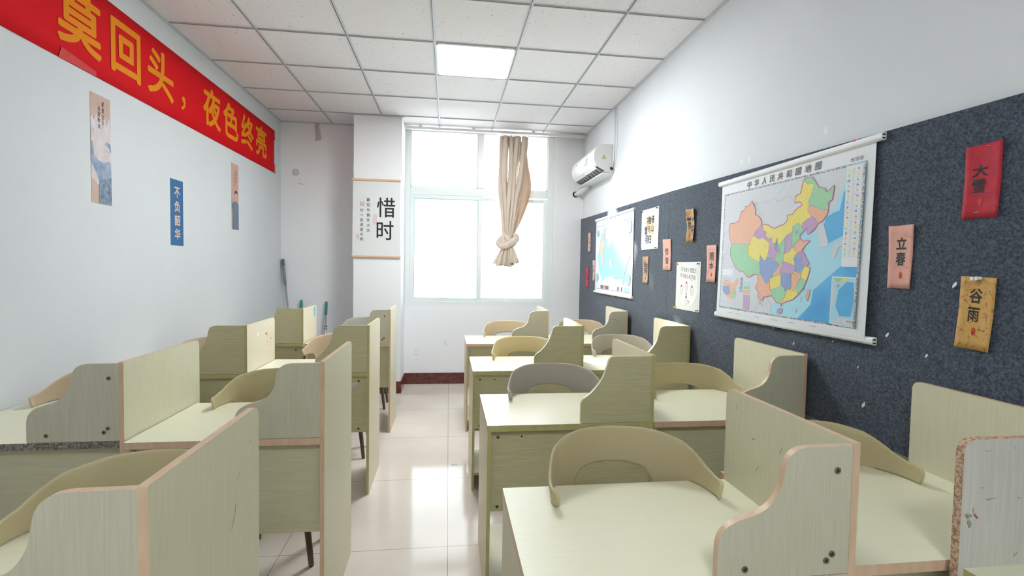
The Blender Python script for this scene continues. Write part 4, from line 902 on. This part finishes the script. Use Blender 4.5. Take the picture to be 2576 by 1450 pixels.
slip([(5.578, 1.406), (5.464, 1.407), (5.461, 1.184), (5.576, 1.188)], M['hotpink'], 'hot pink slip, lowest of the three by the window', [('寒', .4, .55, .3, .14), ('露', .4, .38, .3, .14)], None)
# staples
for y, z in ((1.288, 1.785), (1.312, 1.590), (1.305, 1.186)): tag(box('staple', XF-.0045, XF-.0035, y-.007, y+.007, z-.0007, z+.0007, M['steel']), {1.785: 'staple at the top of the red slip', 1.590: 'staple at the bottom of the red slip', 1.186: 'staple at the bottom of the gold slip'}[z], 'staple', 'staples in the paper slips')
# torn paper bits stuck on the felt
bits = [(1.600, 1.173, .008, 'right below the corner of the large map'), (1.448, 1.125, .007, 'to the right below the pink slip'), (1.721, 1.031, .005, 'under the lower right end of the large map'), (1.688, .889, .012, 'lowest, above the chair in the front row'), (2.085, 1.067, .009, 'above the second row divider'), (1.368, 1.366, .009, 'to the left of the gold slip'), (1.854, 1.112, .004, 'close under the rod of the large map')]
for y, z, r, n in bits:
    bm = bmesh.new(); prism(bm, blob(0, 0, r*.55, r, 8, .4), lambda u, v, d: Vector((XF-d, y-u-.4*v, z+v)), 0, .0015, 0, 0); tag(link('paper_scrap', bm, M['paper']), 'torn white paper scrap on the felt, '+n, 'paper scrap', 'torn paper scraps on the felt')
# filler marks on the white wall above the board
bm = bmesh.new()
M['filler'] = mat('filler_patch', (.84, .85, .86), .6); fwal = on_right(0, 0, XR)
for y, z in ((2.518, 2.007), (2.584, 2.008), (1.967, 2.015), (3.023, 2.005)): flat(bm, ell(-y, z, .012, .018, 12), fwal, .0004)
tag(link('filler_patch', bm, M['filler']), 'small pale filler dabs on the white wall above the large map', 'wall patch', kind='stuff')

# ------------------------------------------------------------------ left wall: banner and slips
GL = 'paper strips on the left wall'
ban = empty('banner', (XL, 1.9, 2.379), 0, 'long red banner with large golden Chinese characters along the left wall', 'banner')
BL = 5.655-1.9
fb = lambda u, v, d: Vector((.004+d+.0015*math.sin(u*5)*math.sin(v*7), u, v))
bm = bmesh.new(); n = 60; V = [[bm.verts.new(fb(BL*i/n, .453*j/4, 0)) for i in range(n+1)] for j in range(5)]
for j in range(4):
    for i in range(n): bm.faces.new((V[j][i], V[j][i+1], V[j+1][i+1], V[j+1][i]))
c_ = link('cloth', bm, M['red'], ban, True); md = c_.modifiers.new('t', 'SOLIDIFY'); md.thickness = .0008; md.offset = -1
for ch, a, b in (('莫', 2.677, 2.985), ('回', 3.058, 3.325), ('头', 3.393, 3.687), ('夜', 4.099, 4.39), ('色', 4.434, 4.73), ('终', 4.79, 5.082), ('亮', 5.141, 5.427)):
    bm = bmesh.new(); put(bm, fb, ch, a-1.9, .088, b-a, .300, .002, bold=.034); link('golden_character', bm, M['gold'], ban)
for a, b in ((3.786, .056), (2.330, .066)):
    bm = bmesh.new(); put(bm, fb, '，', a-1.9, .092, b, .100, .002, bold=.035); link('golden_comma', bm, M['gold'], ban)
M['tape'] = mat('clear_tape', (.64, .025, .03), .25, spec=.5); 
for q in ([(2.68-1.9, .0), (2.94-1.9, .0), (2.935-1.9, .028), (2.70-1.9, .055)], [(BL-.03, .43), (BL+.01, .455), (BL+.02, .36), (BL-.002, .34)], [(BL-.025, .06), (BL+.02, .10), (BL+.025, -.01), (BL-.03, .0)]):
    bm = bmesh.new(); flat(bm, q, fb, .0026); link('tape', bm, M['tape'], ban)
def strip(y0, y1, z0, z1, label):
    return empty('paper_strip', (XL, y0, z0), 0, label, 'paper strip', GL), y1-y0, z1-z0, (lambda u, v, d: Vector((.0015+d, u, v)))
def plate(t, wd, ht, m):
    bm = bmesh.new(); prism(bm, [(0, 0), (wd, 0), (wd, ht), (0, ht)], lambda u, v, d: Vector((.0003+d, u, v)), 0, .0010, 0, 0); return link('paper', bm, m, t)
t, wd, ht, f = strip(3.642, 3.804, 1.511, 1.967, 'dark blue paper strip with four pale characters on the left wall')
M['blue'] = mat('deep_blue_paper', (.012, .12, .30), .55); M['cream'] = mat('cream_print', (.76, .56, .46), .6)
plate(t, wd, ht, M['blue'])
bm = bmesh.new()
for i, ch in enumerate('不负韶华'): put(bm, f, ch, .048, .330-.096*i, .072, .076, .0006, bold=.03)
link('lettering', bm, M['cream'], t)
# strip with a figure in a blue gown
t, wd, ht, f = strip(4.597, 4.741, 1.692, 2.271, 'peach paper strip with a drawn man in a blue gown, nearest the banner end')
M['peachp'] = mat('peach_paper', (.62, .38, .30), .6); M['gown'] = noisy('gown_blue', (.14, .20, .28), (.18, .24, .33), nscale=10, rough=.6); M['skin'] = mat('drawn_skin', (.72, .46, .38), .6); M['hair'] = mat('drawn_hair', (.03, .04, .05), .6)
plate(t, wd, ht, M['peachp'])
bm = bmesh.new()
flat(bm, [(.018, 0), (.144, 0), (.144, .225), (.100, .250), (.060, .250), (.010, .225), (.0, .285), (.0, .190), (.018, .160)], f, .0006, 0)
flat(bm, ell(.088, .290, .030, .042), f, .0010, 1); flat(bm, [(.058, .300), (.062, .335), (.090, .350), (.118, .330), (.120, .300), (.108, .322), (.080, .325), (.066, .310)], f, .0014, 2)
flat(bm, blob(.022, .290, .018, .026, 10, .15), f, .0010, 1); stroke(bm, [(.072, .290), (.082, .292)], .003, f, .0016, 2); stroke(bm, [(.094, .292), (.104, .290)], .003, f, .0016, 2); stroke(bm, [(.080, .268), (.088, .274), (.096, .268)], .004, f, .0016, 2)
flat(bm, ell(.074, .280, .006, .005, 8), f, .0013, 3); flat(bm, ell(.104, .280, .006, .005, 8), f, .0013, 3)
stroke(bm, [(.070, .245), (.085, .232), (.100, .245)], .003, f, .0010, 2); stroke(bm, [(.030, .20), (.034, .0)], .002, f, .0010, 2); stroke(bm, [(.085, .232), (.060, .190), (.055, .150)], .002, f, .0010, 2)
link('drawn_figure', bm, [M['gown'], M['skin'], M['hair'], M['pinkink']], t)
bm = bmesh.new()
for i, ch in enumerate('最美的你'): put(bm, f, ch, .082, .500-.030*i, .017, .022, .0006, bold=.01)
for i, ch in enumerate('不負少年'): put(bm, f, ch, .052, .470-.030*i, .015, .020, .0006, bold=.01)
link('lettering', bm, M['hair'], t)
# large peeled strip
t, wd, ht, f = strip(2.895, 3.050, 1.706, 2.290, 'peeling beige and blue paper strip with washed out figures, largest on the left wall')
M['oldpeach'] = noisy('faded_peach_paper', (.50, .34, .26), (.60, .42, .34), nscale=10, rough=.6); M['peel'] = noisy('peeled_white', (.60, .52, .52), (.74, .68, .70), scale=(1, 4, .6), nscale=18, rough=.7)
M['fadeblue'] = noisy('faded_blue_gown', (.20, .28, .42), (.38, .44, .55), nscale=22, rough=.6, detail=8); M['darkblue'] = noisy('mottled_dark_blue', (.10, .13, .20), (.24, .32, .42), nscale=40, rough=.6, detail=8)
plate(t, wd, ht, M['oldpeach'])
top_edge = [(wd*k/14, .455+.022*math.sin(k*2.1)+random.uniform(-.012, .014)) for k in range(15)]
bm = bmesh.new()
flat(bm, [(0, .135)]+[(.050, .10)]+[(wd, .20)]+top_edge[::-1], f, .0004, 0)
flat(bm, [(.055, 0), (wd, 0), (wd, .235), (.135, .245), (.100, .225), (.050, .235), (.025, .250), (.012, .330), (0, .320), (0, .215), (.035, .165), (.058, .115)], f, .0008, 1)
flat(bm, [(.056, 0), (wd, 0), (wd, .155), (.115, .140), (.085, .135), (.060, .120)], f, .0012, 2)
flat(bm, ell(.118, .290, .026, .045), f, .0010, 3); flat(bm, [(.105, .330), (.118, .345), (.150, .340), (wd, .30), (.150, .285), (.140, .315), (.118, .325)], f, .0014, 1)
flat(bm, ell(.014, .375, .014, .032), f, .0010, 3)
for k in range(60):
    a, b = rr.uniform(.003, wd-.004), .455+abs(rr.gauss(0, .032)); flat(bm, blob(a, b, rr.uniform(.001, .0035), rr.uniform(.001, .004), 5), f, .0006, 0)
for k in range(46):
    a, b = rr.uniform(.06, wd-.006), rr.uniform(.01, .18); stroke(bm, [(a, b), (a+rr.uniform(-.008, .008), b+rr.uniform(-.008, .008))], .0012, f, .0016, 4 if rr.random() < .5 else 0)
for c in (((.108, .290), (.112, .296), (.120, .292)), ((.126, .292), (.134, .296), (.138, .290)), ((.118, .268), (.128, .272)), ((.004, .385), (.014, .392), (.022, .380))): stroke(bm, c, .0016, f, .0014, 4)
link('faded_print', bm, [M['peel'], M['fadeblue'], M['darkblue'], mat('faded_skin', (.66, .56, .54), .6), M['gown']], t)
bm = bmesh.new()
for i, ch in enumerate('星星之火'): put(bm, f, ch, .087, .530-.034*i, .017, .026, .0008, bold=.01)
for i, ch in enumerate('也可燎原'): put(bm, f, ch, .055, .500-.032*i, .017, .024, .0008, bold=.01)
link('lettering', bm, M['ink'], t)

# ------------------------------------------------------------------ scroll on the pillar
sc = empty('hanging_scroll', (-.770, YP, 1.48), 0, 'white hanging scroll with two large black characters and beech rods on the pillar', 'scroll')
fs = lambda u, v, d: Vector((u, -.010-d, v))
M['rice'] = mat('scroll_paper', (.735, .745, .75), .65)
bm = bmesh.new(); prism(bm, [(-.252, .01), (.247, .01), (.243, .815), (-.247, .82)], lambda u, v, d: Vector((u, -.010+d, v)), 0, .0012, 0, 0); link('paper', bm, M['rice'], sc)
for z in (.0, .818):
    bm = bmesh.new(); bx(bm, -.262, .252, -.022, -.002, z-.003, z+.020, bev=.006); link('rod', bm, M['beech'], sc)
bm = bmesh.new(); put(bm, fs, '惜', .002, .432, .192, .212, .0006, bold=.012, shear=.0); put(bm, fs, '时', .0, .190, .178, .205, .0006, bold=.012)
link('large_characters', bm, M['ink'], sc)
for i, ch in enumerate('最怕你胸怀大志'):
    bm = bmesh.new(); put(bm, fs, ch, -.104, .598-.0545*i, .034, .036, .0006, bold=.012); link('small_character', bm, M['ink'], sc)
for i, ch in enumerate('却一直虚度光阴'):
    bm = bmesh.new(); h_ = .006 if ch == '一' else .034
    put(bm, fs, ch, -.174, .486-.0515*i+(.034-h_)/2, .034, h_, .0006, bold=0 if ch == '一' else .012); link('small_character', bm, M['ink'], sc)
M['rose'] = mat('seal_rose', (.62, .20, .20), .6)
def sealbox(u, v, a, b, mi):
    bm = bmesh.new()
    for q in ([(u, v), (u+a, v), (u+a, v+.003), (u, v+.003)], [(u, v+b-.003), (u+a, v+b-.003), (u+a, v+b), (u, v+b)], [(u, v), (u+.003, v), (u+.003, v+b), (u, v+b)], [(u+a-.003, v), (u+a, v), (u+a, v+b), (u+a-.003, v+b)]): flat(bm, q, fs, .0006, mi)
    for k in range(int(b/.009)):
        stroke(bm, [(u+.005, v+.007+k*.009), (u+a-.005, v+.007+k*.009)], .0016, fs, .0006, mi)
    for k in range(int(a/.010)): stroke(bm, [(u+.008+k*.010, v+.006), (u+.008+k*.010, v+b-.006)], .0014, fs, .0007, mi)
    link('red_seal', bm, [M['rose'], M['pinkink']], sc)
sealbox(-.174, .548, .042, .042, 0); sealbox(-.036, .355, .036, .103, 1); sealbox(-.210, .202, .023, .040, 0)

# ------------------------------------------------------------------ mops, pipe stub, wall marks, floor sticker
M['alu'] = mat('grey_tube', (.45, .45, .44), .35, .7); M['tealp'] = mat('teal_handle', (.05, .26, .25), .4); M['greyp'] = mat('grey_handle', (.16, .18, .19), .5)
M['mophead'] = noisy('grey_mop_cloth', (.30, .31, .32), (.52, .52, .52), nscale=60, rough=.95)
def mop(label, top, foot, hm, hl, tip=None):
    t = empty('mop', (foot[0], foot[1], 0), 0, label, 'mop', 'mops leaning in the back left corner'); L = lambda p: Vector((p[0]-foot[0], p[1]-foot[1], p[2]))
    a, b = L(foot), L(top); n = (b-a).normalized(); hb = b-n*hl
    bm = bmesh.new(); tube(bm, [a+n*.04, hb], .0105, 12); link('pole', bm, M['alu'], t, True)
    bm = bmesh.new(); tube(bm, [hb-n*.01, hb+n*.01, b-n*.03, b-n*.008, b], [.0125, .0145, .0160, .014, .007], 12); link('handle', bm, hm, t, True)
    if tip:
        bm = bmesh.new(); tube(bm, [b-n*tip, b-n*.008, b], [.0175, .017, .009], 12); link('grip_end', bm, M['greyp'], t, True)
    bm = bmesh.new(); tube(bm, [a+n*.30-n*.02, a+n*.30+n*.02], .015, 12); link('collar', bm, M['greyp'], t, True)
    bm = bmesh.new(); bx(bm, -.10, .10, -.05, .02, .002, .045, bev=.012); link('mop_head', bm, M['mophead'], t, True)
    return t, a, b, n
mop('grey handled telescopic mop leaning right in the back left corner', (-1.858, YB-.022, 1.452), (-1.690, YB-.10, 0), mat('dull_grey_grip', (.24, .25, .25), .5), .28, .075)
mop('teal handled mop standing behind the corner desk, its grip just showing', (-1.654, YB-.03, .990), (-1.600, YB-.20, 0), M['tealp'], .19)
t, a, b, n = mop('teal handled mop with a metal pole between the corner desk and the pillar', (-1.381, YB-.03, .975), (-1.375, YB-.16, 0), M['tealp'], .145)
for dz in (.285, .315):
    bm = bmesh.new(); disc(bm, b-n*dz-Vector((.016, 0, 0)), (1, 0, 0), .010, .032, 12); link('clamp', bm, M['greyp'], t)
hl = empty('pipe_hole', (-1.723, YB, 2.430), 0, 'round pipe hole plugged with crumpled white filling in the back wall', 'pipe hole')
bm = bmesh.new(); disc(bm, (0, .002, 0), (0, -1, 0), .036, .0035, 28); link('rim', bm, mat('hole_rim', (.42, .41, .42), .8), hl)
bm = bmesh.new(); bmesh.ops.create_icosphere(bm, subdivisions=3, radius=.031)
for v in bm.verts: v.co.y = v.co.y*.25-.002; v.co += v.co.normalized()*random.uniform(-.002, .002)
link('plug', bm, mat('plug_white', (.66, .65, .66), .8), hl, True)
bk = empty('cable_conduit', (-1.475, YB, CE), 0, 'short stained cable cover coming out of the ceiling above the pipe hole', 'conduit')
bm = bmesh.new(); tube(bm, [(-.012, -.008, 0), (-.010, -.010, -.06), (.004, -.012, -.12), (.012, -.010, -.185)], [.014, .014, .016, .018], 10); link('cover', bm, mat('stained_conduit', (.56, .50, .44), .7), bk, True)
box('back_plate', -.040, -.018, -.004, 0, -.20, 0, mat('plate_paint', (.62, .58, .58), .7), bk)
hk = on_back(-1.66, 2.31)
bm = bmesh.new(); stroke(bm, [(-.035, .015), (-.030, .002), (.000, -.008), (.030, -.012), (.036, -.006)], .004, hk, .0006); stroke(bm, [(-.030, .03), (-.01, .045)], .002, hk, .0006)
tag(link('wall_scratch', bm, mat('wall_scratch', (.30, .27, .26), .8)), 'dark curved scratch in the back wall below the pipe hole', 'wall mark')
fbw = on_back(0, 0); bm = bmesh.new()
for c in (((-.39, .36), (-.37, .35), (-.355, .355)), ((-.37, .41), (-.372, .38)), ((-.345, .43), (-.345, .395))): stroke(bm, c, .004, fbw, .0006, 0)
for c in ((-.357, .352, .006, .004), (-.374, .347, .004, .003)): flat(bm, blob(*c), fbw, .0008, 1)
for c in (((-.045, .475), (-.04, .50), (-.02, .505), (-.005, .49)), ((-.035, .48), (-.03, .455)), ((-.01, .48), (-.012, .45)), ((-.022, .49), (-.02, .47))): stroke(bm, c, .003, fbw, .0006, 2)
tag(link('wall_smudge', bm, [mat('ochre_smudge', (.55, .42, .28), .8), mat('blue_smudge', (.30, .50, .58), .8), mat('grey_smear', (.50, .50, .50), .8)]), 'small coloured smudges low on the wall below the window', 'wall mark')
fst = empty('floor_sticker', (.062, 3.435, 0), 0, 'small grey printed sticker on the floor of the aisle', 'sticker')
box('sticker', -.034, .034, -.016, .016, .0002, .0008, mat('sticker_silver', (.50, .50, .52), .4), fst)
bm = bmesh.new(); ffl = lambda u, v, d: Vector((u, v, .0008+d))
for k in range(3): stroke(bm, [(-.028, -.009+.009*k), (.026-.006*k, -.009+.009*k)], .004, ffl, .0003)
link('print', bm, M['inkgrey'], fst)
